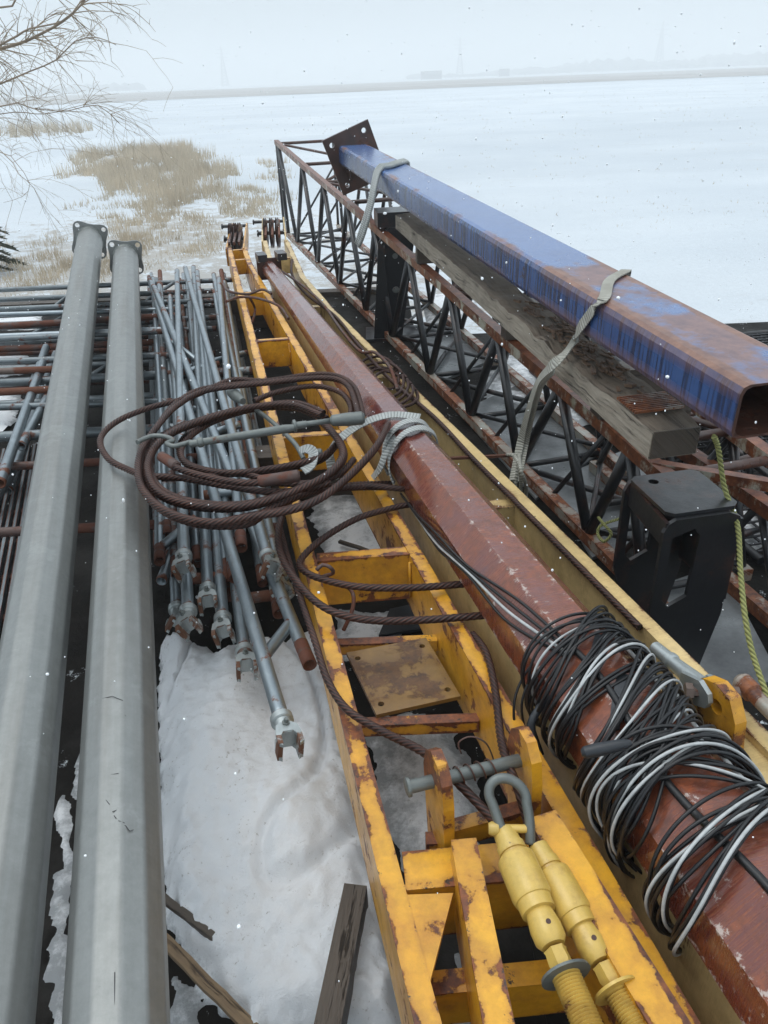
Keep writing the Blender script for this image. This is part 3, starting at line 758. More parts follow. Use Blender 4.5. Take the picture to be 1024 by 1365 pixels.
# ------------------------------------------------------------------ bundle of scaffold braces
def clamp_head(root, p, t, size=.026, roll=0., kind=0):
    """cast end coupling: collar, neck, two jaws round an open mouth"""
    t = Vector(t).normalized(); X = t.cross(V(0, 0, 1)).normalized(); Y = X.cross(t).normalized()
    X, Y = X * math.cos(roll) + Y * math.sin(roll), Y * math.cos(roll) - X * math.sin(roll)
    p = Vector(p)
    MB().lathe(p - t * .012, t, [(0, size * 1.0), (.002, size * 1.16), (.02, size * 1.16), (.023, size * .98)], 18).build('collar', 'zinc', root)
    MB().lathe(p + t * .008, t, [(0, size * .95), (.05, size * .80), (.056, size * .5)], 16).build('neck', 'zinc' if kind != 1 else 'rusty_tube', root)
    jaw = MB(); s = size
    out = [(-s * 1.05, .045), (-s * .5, .035), (s * .5, .035), (s * 1.05, .045), (s * 1.25, .072), (s * 1.2, .105), (s * .82, .112), (s * .85, .082), (s * .5, .066), (-s * .5, .066), (-s * .85, .082), (-s * .82, .112), (-s * 1.2, .105), (-s * 1.25, .072)]
    for off in (-.55, .55):
        jaw.plate(out, .009, p + Y * off * s * 1.6, X, t)
    jaw.beam(p + t * .058 - Y * s * .95, p + t * .058 + Y * s * .95, s * 1.9, .02, up=t)
    jaw.beam(p + t * .092 - Y * s * 1.1 - X * s * 1.02, p + t * .092 + Y * s * 1.1 - X * s * 1.02, .012, .028, up=t)
    jaw.beam(p + t * .092 - Y * s * 1.1 + X * s * 1.02, p + t * .092 + Y * s * 1.1 + X * s * 1.02, .012, .028, up=t)
    jaw.build('jaw', 'zinc', root)
    bl = MB(); bl.lathe(p + t * .04 + Y * s * .75, Y, [(0, .010), (.012, .010), (.0125, .006), (.022, .006)], 6); bl.build('bolt', 'grey_iron', root)
def scaffold_brace(label, far, near, mat='galv', r=.0205, head=None, roll=0., stub=None, grp='galvanised scaffold braces heaped between pole and yellow boom'):
    a, b_ = sight(*far), sight(*near); t = (b_ - a).normalized()
    root = thing('scaffold_brace', label, 'scaffold brace', (b_.x, b_.y, min(a.z, b_.z) - r), grp)
    MB().pipe(a, b_, r, r * .80, 14).build('tube', mat, root)
    if head is not None: clamp_head(root, b_, t, r * 1.22, roll, head)
    else:
        MB().pipe(b_ - t * .10, b_ + t * .002, r * 1.02, r * .82, 14).build('rusty_end', 'brown_tube', root, label='rust brown cut end')
    if stub:
        s0 = lin(a, b_, stub[0]); e = sight(*stub[1]); MB().pipe(s0, e, r * .85, r * .66, 12).build('stub', stub[2] if len(stub) > 2 else 'galv', root)
    return root
scaffold_brace('longest brace lying highest with pale clamp head on the snow', (200, 374, .34), (376, 960, .36), head=0, roll=.15)
scaffold_brace('open ended brace resting against the left yellow rail, hollow mouth showing', (205, 382, .38), (413, 886, .30), r=.021, stub=(.955, (350, 878, .31)))
scaffold_brace('brace with pale collar just left of the rope junction', (247, 357, .36), (357, 742, .36), head=1, roll=.5)
scaffold_brace('brace ending in a pale jawed clamp closest to the right light pole, upper one', (236, 361, .36), (245, 742, .36), head=0, roll=-.3)
scaffold_brace('brace whose zinc clamp hangs lowest beside the right light pole', (227, 395, .31), (251, 815, .28), head=0, roll=-.5)
scaffold_brace('brace with squarish clamp in the middle of the clamp cluster', (258, 356, .30), (277, 786, .26), head=0, roll=.0)
scaffold_brace('brace with rusty throated clamp lying on snow between longest brace and cluster', (263, 362, .30), (297, 825, .24), head=0, roll=-.2)
scaffold_brace('brace with bare rusty socket touching the snow left of the longest brace', (268, 420, .26), (326, 868, .22), head=1, roll=.1)
scaffold_brace('short clamped brace under the rope beside the yellow rail', (285, 366, .28), (372, 770, .28), head=1, roll=.9)
scaffold_brace('brace with mottled clamp at the far left of the cluster', (216, 420, .24), (236, 812, .22), head=0, roll=.6)
scaffold_brace('rusty ended brace left of the clamp cluster', (212, 378, .26), (213, 748, .26), stub=(.98, (262, 690, .33), 'galv'))
scaffold_brace('rusty ended brace right of the jawed clamps', (292, 371, .33), (322, 730, .33))
scaffold_brace('brace end crossing low above the snow near the yellow rail', (299, 376, .26), (372, 818, .22))
scaffold_brace('dark brace with open mouth beneath the cluster', (240, 430, .2), (264, 750, .22))
for k, (a, b_) in enumerate([((250, 772, .24), (312, 768, .24)), ((314, 800, .22), (372, 792, .22)), ((228, 455, .34), (288, 500, .2)), ((212, 500, .2), (330, 470, .2)), ((292, 485, .27), (240, 497, .27)), ((255, 545, .26), (330, 558, .26)), ((215, 775, .22), (238, 720, .24)), ((272, 660, .30), (318, 655, .30)), ((330, 700, .24), (352, 690, .24)), ((282, 578, .30), (320, 566, .3))]):
    pa, pb = sight(*a), sight(*b_)
    o = MB().pipe(pa, pb, .020, .016, 12).build('crossing_tube', 'rusty_tube' if k in (0, 1) else 'galv', origin=lin(pa, pb, .5))
    tag(o, ['rusty tube stub lying crosswise right of the jawed clamps', 'lower rusty stub lying crosswise near the longest brace', 'slanting stub near the far end of the brace heap', 'long crosswise tube low in the brace heap', 'short crosswise stub below the far brace tips',
            'crosswise stub hidden behind the wire rope coil', 'slanting stub against the right light pole by the rusty end', 'short crosswise stub just under the coil', 'small stub near the pale collar brace', 'worn stub inside the rope coil'][k], 'tube stub')
n = 0
for k in range(26):
    uf = R.choice((200, 206, 212, 232, 238, 243, 250, 256, 264, 284, 290, 296, 302)) + R.uniform(-3, 3)
    f = (uf - 196) / 110
    un = 214 + f * 150 + R.uniform(-16, 14); zz = R.uniform(.06, .27)
    vn = R.uniform(640, 790) + f * 20
    scaffold_brace('galvanised brace in the lower layers of the heap, partly covered by others', (uf, 372 + R.uniform(-12, 22), zz + .03), (min(un, 372), vn, zz), R.choice(('galv', 'galv', 'frame_tube', 'frame_tube', 'rusty_tube')), R.choice((.017, .0205)), grp='buried scaffold braces')

# ------------------------------------------------------------------ yellow boom frame between the braces and the rust beam
def xA(y): return .150 - .203 * y
def xB(y): return .62 - .248 * y if y < 6.5 else -.992 - .203 * (y - 6.5)
def xC(y): return .69 - .25 * y if y < 5.6 else -.71 - .167 * (y - 5.6)
def xD(y): return 1.2 - .294 * y if y < 5.7 else -.476 - .17 * (y - 5.7)
RW, RH, ZT = .042, .21, .45
def rail_path(fx, side, y0, y1, extra=()):
    ys_ = [y0] + [y for y in (1.2, 2., 3., 4., 5., 6., 6.6, 7.2) if y0 < y < y1] + [y1]
    return [V(fx(y) + side * RW / 2, y, ZT - RH / 2) for y in ys_]
boom1 = thing('boom_frame', 'bright yellow steel ladder frame with plate and rungs, left of the rust red beam', 'crane boom', (-.3, 3, .24))
MB().rail(rail_path(xA, 1, .18, 7.3), RW, RH).build('left_rail', 'yellow', boom1)
MB().rail(rail_path(xB, -1, .18, 7.3), RW, RH).build('right_rail', 'yellow', boom1)
def cross(boom, fl, fr, y, zt, h, mat, w=.012, top=.035, name='cross_member'):
    a = V(fl(y) + RW + .001, y, zt - h / 2); b_ = V(fr(y - .0) - RW - .001, y + .02, zt - h / 2)
    mb = MB(); mb.beam(a, b_, w, h); 
    mb.beam(a + V(0, top / 2 + w / 2, h / 2 - .006), b_ + V(0, top / 2 + w / 2, h / 2 - .006), top, .012)
    return mb.build(name, mat, boom)
for y, h in ((6.75, .12), (5.55, .16), (4.38, .16), (2.98, .16), (2.02, .17)):
    cross(boom1, xA, xB, y, ZT - .004, h, 'yellow')
cross(boom1, xA, xB, .90, ZT - .01, .15, 'yellow', top=.07)
cross(boom1, xA, xB, .76, ZT - .10, .10, 'yellow', top=.03)
# triangular gusset in the near corner
MB().plate([(0, 0), (.085, 0), (0, -.16)], .012, (xA(.88) + RW, .88, ZT - .008), (1, 0, 0), (-.2, 1, 0)).build('gusset', 'yellow', boom1)
# weld beads where members meet
wb = MB()
for y in (.90, 2.02, 2.98, 4.38):
    for fx, sg in ((xA, 1), (xB, -1)):
        c = V(fx(y) + sg * (RW + .003), y - .009, 0)
        wb.tube([c + V(0, 0, ZT - .02), c + V(0, 0, ZT - .15)], .005, 6)
wb.build('weld_bead', 'yellow', boom1)
# bolted plate set low between the rails
pc = [sight(462, 872, .33), sight(568, 852, .33), sight(614, 930, .33), sight(502, 955, .33)]
O = sum(pc, V(0, 0, 0)) / 4; X = (pc[1] - pc[0]).normalized(); Y = V(0, 0, 1).cross(X)
out = [((q - O).dot(X), (q - O).dot(Y)) for q in pc[::-1]]
c4 = [(a * .80, b_ * .74) for a, b_ in out]
MB().plate(out, .012, O, X, Y, [(c[0], c[1], .0085) for c in c4]).build('mounting_plate', 'plate', boom1)
for q in (.18, -.18):
    y = O.y + q * .9; MB().beam((xA(y) + RW, y, .305), (xB(y) - RW, y, .305), .03, .038).build('plate_support', 'yellow', boom1)
# far head: cheeks, sheaves, pin
def head(boom, x0, x1, y0, y1, mat, mat2):
    for x in (x0, x1):
        dx = (xA(y1) - xA(y0))
        outl = [(0, -.09), (.9, -.10), (1.35, -.04), (1.42, .02), (1.35, .075), (.9, .08), (0, .06)]
        t = V(dx * .55, y1 - y0, 0).normalized()
        MB().plate(outl, .014, (x, y0, ZT - .05), t, (0, 0, 1), [(1.32, .02, .016), (.75, 0, .03)]).build('cheek_plate', mat, boom)
    xm = (x0 + x1) / 2; w = x1 - x0; dxx = (xA(y1) - xA(y0)) * .55
    for i in range(3):
        f = (i + .8) / 3.6
        o = V(x0 + w * f + dxx * .78, y0 + .78 * (y1 - y0) / 1.3, ZT - .04)
        MB().lathe(o - V(.011, 0, 0), (1, 0, 0), [(0, .13), (.004, .15), (.010, .118), (.016, .118), (.022, .15), (.026, .13)], 22).build('sheave', 'dark_rust', boom)
    for k, (f, r, ex) in enumerate([(1.32, .016, .06), (.75, .02, .03)]):
        c = V(xm + dxx * f, y0 + f * (y1 - y0) / 1.35, ZT - .03 + (.03 if k == 0 else 0))
        mb = MB(); mb.lathe(c - V(w / 2 + ex, 0, 0), (1, 0, 0), [(0, r * 1.7), (.012, r * 1.7), (.013, r), (w + 2 * ex - .013, r), (w + 2 * ex - .012, r * 1.7), (w + 2 * ex, r * 1.7)], 12)
        mb.build('head_pin', 'black', boom)
    for q in range(3):       # guard rods over the sheaves
        c = V(x0 + w * (q + .7) / 3.4 + dxx * .3, y0 + .25, ZT + .01)
        MB().beam(c, c + V(dxx * .62, .85, .015), .02, .03).build('rope_guard', mat2, boom)
head(boom1, xA(7.3) + .01, xB(7.3) - .012, 7.2, 8.55, 'yellow', 'dark_rust')
cross(boom1, xA, xB, 7.15, ZT + .004, .1, 'yellow')

# near end: inner arms, lug plates, pin
armL = [sight(618, 1118, .50), sight(672, 1400, .50)]
armR = [sight(722, 1085, .50), sight(915, 1400, .50)]
def arm(p0, p1, w, h, mat='yellow', name='inner_arm'):
    MB().beam(p0 - V(0, 0, h / 2), p1 - V(0, 0, h / 2), w, h).build(name, mat, boom1)
arm(armL[0], armL[1], .048, .17); arm(armR[0], armR[1], .06, .17)
lug = [(-.03, -.20), (.04, -.20), (.06, -.08), (.055, .03), (.045, .085), (.02, .115), (-.015, .118), (-.045, .09), (-.058, .04)]
pl0 = sight(585, 1043, .545); pl1 = sight(700, 1013, .545)
ax = (pl1 - pl0).normalized(); ay = V(0, 0, 1).cross(ax).normalized()
def lugplate(c, off, name='lug_plate'):
    MB().plate([(a * 1.05, b_ * 1.0) for a, b_ in lug], .022, c, -ay, V(0, 0, 1), [(0, -.15, .012)]).build(name, 'yellow', boom1)
lugplate(pl0 + V(0, 0, -.045), 0); lugplate(pl1 + V(0, 0, -.045), 0)
e0 = sight(541, 1050, .545); e1 = sight(700, 1012, .545)
t = (e1 - e0).normalized()
L_ = (e1 - e0).length + .03
MB().lathe(e0, t, [(0, .015), (.002, .0195), (.008, .0195), (.009, .0135), (L_ - .004, .0135), (L_, .011)], 20).build('lug_pin', 'grey_iron', boom1)
for c in (pl0, pl1):
    tt = V(0, 0, -1); MB().beam(c + ay * -.01 + V(0, 0, -.15), c - ay * .01 + V(0, 0, -.30), .06, .03).build('lug_post', 'yellow', boom1)
MB().beam(sight(600, 1112, .43), sight(708, 1082, .43), .03, .05).build('cross_member', 'yellow', boom1)
# wire twisted round the pin
w = MB(); base = lin(e0, e1, .55)
pts = []
for i in range(60):
    a = i * .42
    pts.append(base + t * (-.035 + i * .0015) + ay * math.cos(a) * .017 + V(0, 0, math.sin(a) * .017))
pts += [base + V(.03, .03, .045), base + V(.0, .035, .06), base + V(-.025, .03, .05), base + V(-.02, .02, .03)]
w.tube(smooth_path(pts, .006), .0017, 6)
tag(w.build('tie_wire', 'dark_rust', origin=base), 'thin rusty wire twisted round the grey lug pin', 'wire')

# shackle hook (bow) and the two turnbuckle rods
root = thing('shackle', 'grey iron shackle bow looped over the front rope end', 'shackle', sight(675, 1080, .5))
c0 = sight(677, 1062, .575); hx = (sight(700, 1062, .575) - sight(655, 1062, .575)).normalized(); hy = (sight(690, 1115, .52) - c0).normalized()
pts = [c0 + hy * .062 - hx * .026]
for i in range(13):
    a = PI + .35 - (PI + .7) * i / 12
    pts.append(c0 + hx * math.cos(a) * .034 - hy * math.sin(a) * .034)
pts += [c0 + hy * .045 + hx * .029, c0 + hy * .085 + hx * .020]
MB().tube(smooth_path(pts, .006), .0095, 12).build('bow', 'grey_iron', root)
pt = MB(); a = c0 + hy * .058 - hx * .05
pt.lathe(a, hx, [(0, .010), (.006, .013), (.018, .013), (.020, .008), (.07, .008)], 12); pt.build('shackle_pin', 'lemon', root)

def turnbuckle(label, pts, rs):
    a, b_ = sight(*pts[0]), sight(*pts[1]); t = (b_ - a).normalized(); L = (b_ - a).length
    root = thing('turnbuckle', label, 'turnbuckle', a - V(0, 0, .03), 'yellow threaded tensioners on the boom')
    r = rs
    sl = [(0, r * .50), (.002, r * .64), (.030, r * .70), (.031, r * .78), (.046, r * .80), (.047, r * .72), (.054, r * .72), (.055, r * .97), (.060, r * 1.04), (.128, r * 1.06), (.136, r * 1.0), (.137, r * .93), (.158, r * .90), (.159, r * .70), (.185, r * .82), (.206, r * .80), (.216, r * .60)]
    MB().lathe(a, t, sl, 24).build('sleeve', 'lemon', root)
    MB().lathe(a + t * .19 + V(0, 0, r * .72), V(.2, -.2, 1), [(0, .004), (.004, .0045)], 10).build('grease_hole', 'dark_rust', root)
    MB().lathe(a + t * .222, t, [(0, r * .6), (.004, r * .55), (.022, r * .6), (.03, r * .5)], 6).build('neck_nut', 'lemon', root)
    MB().lathe(a + t * .258, t, [(0, .010), (.001, r * 1.22), (.006, r * 1.25), (.007, .010)], 22).build('washer', 'grey_iron' if rs > .032 else 'lemon', root)
    th = MB(); p0 = a + t * .262; prof = []
    k = 0
    while k * .0052 < .27: prof += [(k * .0052, r * .58), (k * .0052 + .0026, r * .72)]; k += 1
    th.lathe(p0, t, prof, 16); th.gr = [1. if (i // 16) % 2 == 0 else 0. for i in range(len(th.v))]; th.build('threaded_rod', 'lemon', root)
    MB().lathe(a + t * .352, t, [(0, r * .9), (.003, r * 1.15), (.036, r * 1.15), (.039, r * .9)], 6).build('nut', 'lemon', root)
    MB().lathe(a + t * .396, t, [(0, r * .8), (.003, r * 1.1), (.036, r * 1.1), (.05, r * .9)], 6).build('nut', 'lemon', root)
    return root
turnbuckle('yellow threaded tensioner with big grey washer, left of its pair', [(672, 1108, .52), (748, 1285, .50)], .0335)
turnbuckle('yellow threaded tensioner with yellow washer, right of its pair', [(716, 1128, .50), (795, 1272, .48)], .0310)

# ------------------------------------------------------------------ second, paler boom frame that cradles the rust beam
boom2 = thing('boom_frame', 'pale weathered yellow ladder frame carrying the rust red beam', 'crane boom', (.3, 3, .24))
MB().rail(rail_path(xC, 1, .18, 7.6), RW, RH).build('left_rail', 'pale_yellow', boom2)
MB().rail(rail_path(xD, -1, .9, 7.6), RW, RH).build('right_rail', 'pale_yellow', boom2)
for y in (6.9, 5.2, 3.75, 2.35, 1.4, .6):
    if y > 1: cross(boom2, xC, xD, y, ZT - .035, .13, 'pale_yellow', top=.05)
    else: MB().beam((xC(y) + RW, y, .36), (xD(y) + .2, y, .36), .05, .1).build('cross_member', 'pale_yellow', boom2)
head(boom2, xC(7.6) + .01, xD(7.6) - .012, 7.5, 8.75, 'pale_yellow', 'rusty_tube')
# near end of its right rail: lug ring and clevis
lc = sight(958, 935, .52)
MB().plate([(-.085, -.16), (.09, -.16), (.085, -.02), (.055, .045), (.015, .062), (-.03, .055), (-.06, .01)], .03, lc + V(.01, .0, -.02), V(-.3, 1, 0), V(0, 0, 1), [(0, .008, .018)]).build('lug_plate', 'yellow', boom2)
MB().beam(sight(930, 950, .40), sight(1060, 1100, .40), .075, .06).build('end_bracket', 'pale_yellow', boom2)
# dunnage timbers under both frames
for (y, lab) in ((.38, 'dark timber bearer under the near end of both yellow frames'), (3.3, 'dark timber bearer under the middle of both yellow frames'), (6.3, 'dark timber bearer under the far end of both yellow frames')):
    o = MB().beam((xA(y) - .1, y, .12), (xD(y) + .12, y + .05, .12), .14, .236).build('timber_bearer', 'wet_wood', origin=(xA(y), y, 0)); tag(o, lab, 'timber')

MM1 = (lambda q: (q.x, q.y))(sight(852, 1000, .535)); MM2 = (lambda q: (q.x, q.y))(sight(467, 500, .505))
# rust red octagonal beam
MX1, MY1 = MM1
MX2, MY2 = MM2
def rax(y, z=None):
    x = MX1 + (MX2 - MX1) * (y - MY1) / (MY2 - MY1)
    return V(x, y, (.542 - .009 * y) if z is None else z)
def mrad(y): return max(.062, .136 - .0132 * y)
rd = (rax(0) - rax(1)).normalized()
rb = thing('octagonal_beam', 'long rust red eight sided steel mast lying across the pale frame', 'steel mast', rax(3, .43))
RR = .087
prof = [V(math.cos(PI / 8 + i * PI / 4) * 1., math.sin(PI / 8 + i * PI / 4) * 1.) for i in range(8)]
prof = [V(q.x * .1, q.y * .1) for q in prof]
mb = MB(); pth = [rax(6.15 - i * .3) for i in range(20)] + [rax(.12)]
mb.sweep(prof, pth, inset=.014, scale=[mrad(q.y) / .1 for q in pth]); mb.build('mast_tube', 'primer', rb)
X = rd.cross(V(0, 0, 1)).normalized(); Y = X.cross(rd)
MB().plate([(-.095, -.08), (.095, -.08), (.095, .08), (-.095, .08)], .016, rax(6.16), X, Y, [(-.075, .06, .01), (.075, .06, .01)]).build('end_plate', 'dark_rust', rb)
for s_ in (-.09, .06): MB().beam(rax(6.2) + X * s_ + V(0, 0, .1), rax(6.02) + X * s_ + V(0, 0, .105), .07, .05).build('end_lug', 'black', rb)

# ------------------------------------------------------------------ lattice boom
LA = V(-1.160, 10.63, .05); LB = V(.956, 2.327, .05)
lt = (LA - LB); lt.z = 0; lperp = V(lt.y, -lt.x, 0).normalized()      # towards the right, away from camera
if lperp.x < 0: lperp = -lperp
def lx(y): return LB.x + (LA.x - LB.x) * (y - LB.y) / (LA.y - LB.y)
TOPZ = [(2.3, .535), (3.07, .59), (3.73, .63), (4.41, .68), (5.17, .73), (5.9, .78), (6.88, .85), (7.83, .91), (8.89, .98), (10.6, 1.10)]
def tz(y):
    for (a, za), (b_, zb) in zip(TOPZ, TOPZ[1:]):
        if y <= b_: return za + (zb - za) * (y - a) / (b_ - a)
    return TOPZ[-1][1]
def lw(y): return .42 + .30 * (y - 2.3) / 8.3
def node(y, side, top): 
    q = V(lx(y), y, tz(y) if top else .05); return q + lperp * (lw(y) * side)
lat = thing('lattice_boom', 'black tapering lattice boom with rusty chords under the blue beam', 'lattice boom', (LB.x, LB.y, 0))
cw = .050
for side in (0, 1):
    top = [node(y, side, 1) for y, _ in TOPZ]; bot = [node(y, side, 0) for y in (2.05 if side == 0 else 2.3, 5., 8., 10.6)]
    mb = MB(); pr = [V(-cw / 2, -cw / 2), V(cw / 2, -cw / 2), V(cw / 2, cw / 2), V(-cw / 2, cw / 2)]
    mb.sweep(pr, top[::1]); mb.build('top_chord', 'chord_top', lat)
    for q in range(len(bot) - 1):
        MB().sweep(pr, [bot[q], bot[q + 1]]).build('bottom_chord', 'rusty_chord', lat)
tn = [10.45, 8.89, 7.83, 6.88, 6.0, 5.17, 4.41, 3.73, 3.07, 2.53]
bn = [10.28, 9.63, 8.41, 7.38, 6.4, 5.63, 4.78, 4.06, 3.42, 2.74, 2.33]
def brace(a, b_, r=.0165, mat='black', name='lattice_brace'):
    t = (b_ - a).normalized()
    MB().tube([a + t * .012, b_ - t * .012], r, 10).build(name, mat, lat)
for side in (0, 1):
    for i, y in enumerate(tn):
        for yb in (bn[i], bn[i + 1]):
            brace(node(y, side, 1), node(yb, side, 0), .0225 if side == 0 else .019)
    brace(node(10.6, side, 1), node(10.6, side, 0))
for i, y in enumerate(tn + [2.31]):
    brace(node(y, 0, 1), node(y, 1, 1), .018, 'dark_rust', 'top_strut')
    if i < 9: brace(node(y, i % 2, 1), node(tn[i + 1], 1 - i % 2, 1), .014, 'dark_rust', 'top_brace')
for i, y in enumerate(bn):
    brace(node(y, 0, 0), node(y, 1, 0), .015, 'black', 'bottom_strut')
    if i < len(bn) - 1:
        brace(node(y, i % 2, 0), node(bn[i + 1], 1 - i % 2, 0), .015, 'black', 'bottom_brace')
        brace(node(y, 1 - i % 2, 0) + V(0, 0, .03), node(bn[i + 1], i % 2, 0) + V(0, 0, .03), .012, 'black', 'bottom_brace')
        ym = (y + bn[i + 1]) / 2; brace(node(ym, 0, 0), node(ym, 1, 1) - V(0, 0, .03), .012, 'black', 'inner_brace')
# second lattice section beyond, towards the right edge
lat2 = thing('lattice_boom', 'second black lattice section with rusty chord at the right picture edge', 'lattice boom', (1.6, 2.0, 0))
def n2(y, side, top):
    return V(1.38 - .24 * (y - 2.0) + side * .5, y, (.42 if top else .05))
for side in (0, 1):
    for top in (0, 1):
        MB().beam(n2(1.2, side, top), n2(3.4, side, top), cw, cw).build('chord', 'chord_top' if top else 'rusty_chord', lat2)
    for k in range(5):
        y = 1.25 + k * .43
        for dy in (-.2, .2):
            a, b_ = n2(y + .2, side, 1), n2(y + .2 + dy, side, 0); MB().tube([a, b_], .015, 8).build('lattice_brace', 'black', lat2)
for k in range(5):
    y = 1.3 + k * .43
    for top in (0, 1): MB().tube([n2(y, 0, top), n2(y + .2, 1, top)], .013, 8).build('strut', 'black' if not top else 'dark_rust', lat2)
# near cross chord and end post
MB().beam(sight(868, 620, .55), sight(1060, 652, .55), .036, .036).build('end_chord', 'chord_top', lat)

# near black end bracket: hollow post with rounded top, window and hole
br = thing('end_bracket', 'big black steel bracket with a hole on top, at the near end of the lattice', 'bracket', (.9, 2.0, 0))
T = [V(.775, 2.15, .62), V(1.0, 2.19, .62), V(1.045, 1.93, .62), V(.80, 1.885, .62)]
Xt = (T[1] - T[0]).normalized(); Yt = V(0, 0, 1).cross(Xt).normalized()
wd = (T[2] - T[3]).length; dp = (T[3] - T[0]).length
O = (T[0] + T[1] + T[2] + T[3]) / 4
def cham(w, h, c=.03): return [(-w / 2 + c, -h / 2), (w / 2 - c, -h / 2), (w / 2, -h / 2 + c), (w / 2, h / 2 - c), (w / 2 - c, h / 2), (-w / 2 + c, h / 2), (-w / 2, h / 2 - c), (-w / 2, -h / 2 + c)]
MB().plate(cham(wd - .02, dp - .02, .02), .012, O + V(0, 0, .006), Xt, Yt, [(-.055, .075, .016)]).build('top_plate', 'black', br)
# near face: tall plate, rounded shoulders, window left of centre
Of = (T[2] + T[3]) / 2 + V(0, 0, -.31)
face = [(-wd / 2, .27), (-wd / 2 + .012, .297), (-wd / 2 + .035, .31), (wd / 2 - .045, .31), (wd / 2 - .012, .295), (wd / 2, .26), (wd / 2 - .005, -.06), (wd / 2 - .05, -.31), (wd / 2 - .16, -.31), (-wd / 2 + .0, -.02)]
win = [(-wd / 2 + .03, .25), (-wd / 2 + .03, .03), (-wd / 2 + .055, .0), (-.012, .03), (-.005, .245), (-.025, .272)]
MB().plate(face, .014, Of, Xt, V(0, 0, 1), [win]).build('near_web', 'black', br)
Ob = (T[0] + T[1]) / 2 + V(0, 0, -.31)
MB().plate(face, .014, Ob, Xt, V(0, 0, 1), [win]).build('far_web', 'black', br)
rs_ = MB(); a = T[1] + V(.0, 0, -.03); b_ = T[2] + V(0, 0, -.03)
rs_.sweep([V(-.007, -.29), V(.007, -.29), V(.007, .0), V(-.007, 0)], [a, b_]); rs_.build('side_web', 'black', br)
MB().beam(lin(T[0], T[3], .0) + V(.012, 0, -.05), lin(T[0], T[3], 1) + V(.012, 0, -.05), .012, .08).build('lip', 'black', br)
MB().beam(V(.86, 1.95, .012), V(1.1, 2.2, .012), .22, .02).build('foot_plate', 'black', br)
0 and MB().sweep([V(-.007, -.28), V(.007, -.28), V(.007, .0), V(-.007, 0)], [T[1] + V(-.12, .01, -.3), T[2] + V(-.12, 0, -.3)]).build('inner_web', 'black', br)

# far black saddle post under the blue beam
fb = thing('saddle_post', 'black steel saddle post standing inside the lattice under the far strap', 'post', (.12, 5.9, 0))
def qx(y): return lx(y)
cb = V(qx(5.9) + .17, 5.9, 0)
MB().beam(cb + V(-.10, 0, .02), cb + V(-.02, 0, .80), .16, .20, w1=.22).build('post_body', 'black', fb)
MB().beam(cb + V(-.19, -.02, .87), cb + V(.24, .02, .87), .26, .10, up=(0, 0, 1)).build('saddle_plate', 'black', fb)
MB().plate([(-.16, 0), (-.10, .72), (-.02, .82), (.10, .82), (.12, .74), (-.06, .70), (-.02, 0)], .02, cb + V(-.08, -.14, .0), V(1, 0, 0), V(0, 0, 1)).build('gusset', 'black', fb)
MB().beam(cb + V(-.3, 0, .012), cb + V(.35, 0, .012), .34, .022).build('foot_plate', 'black', fb)
for z in (.38, .62): MB().lathe(cb + V(-.06, -.111, z), (0, -1, 0), [(0, .03), (.006, .03), (.007, .02), (.02, .02)], 14).build('bolt', 'grey_iron', fb)

# blue beam
B0 = V(-.245, 6.78, 0); B1 = V(.84, 1.68, 0)            # left top edge, far and near
bt = (B1 - B0).normalized(); bx = V(-bt.y, bt.x, 0)
if bx.x < 0: bx = -bx
BW, BH = .245, .14
def bz(f): return 1.29 - .19 * f                        # top height along the beam
bp = [B0 + (B1 - B0) * f + bx * BW / 2 + V(0, 0, bz(f) - BH / 2) for f in (0, .25, .5, .75, 1.0)]
blue = thing('steel_column', 'blue painted hollow steel column with rust brown near end, highest of the load', 'steel column', bp[2] - V(0, 0, BH / 2))
mb = MB(); c = .022; w2, h2 = BW / 2, BH / 2
pr = [V(-w2 + c, -h2), V(w2 - c, -h2), V(w2 - c * .3, -h2 + c * .3), V(w2, -h2 + c), V(w2, h2 - c), V(w2 - c * .3, h2 - c * .3), V(w2 - c, h2), V(-w2 + c, h2), V(-w2 + c * .3, h2 - c * .3), V(-w2, h2 - c), V(-w2, -h2 + c), V(-w2 + c * .3, -h2 + c * .3)]
mb.sweep(pr, bp[::-1], caps=False, inset=.03)
mb2 = MB(); k = .93
mb2.sweep([V(q.x * k, q.y * k * .98) for q in pr][::-1], bp[::-1], caps=False, sharp=False)
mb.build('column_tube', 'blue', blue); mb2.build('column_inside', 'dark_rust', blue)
# rim joining outer and inner walls at the open near end
rim = MB(); t = (bp[-1] - bp[-2]).normalized(); sx = t.cross(V(0, 0, 1)).normalized(); sy = sx.cross(t)
ro = [bp[-1] + sx * q.x + sy * q.y for q in pr]; ri = [bp[-1] + (sx * q.x + sy * q.y * .98) * k for q in pr]
io = [rim.vert(q, 1) for q in ro]; ii = [rim.vert(q, 1) for q in ri]
for i in range(len(pr)): rim.face((io[i], io[(i + 1) % len(pr)], ii[(i + 1) % len(pr)], ii[i]))
rim.build('cut_rim', 'dark_rust', blue)
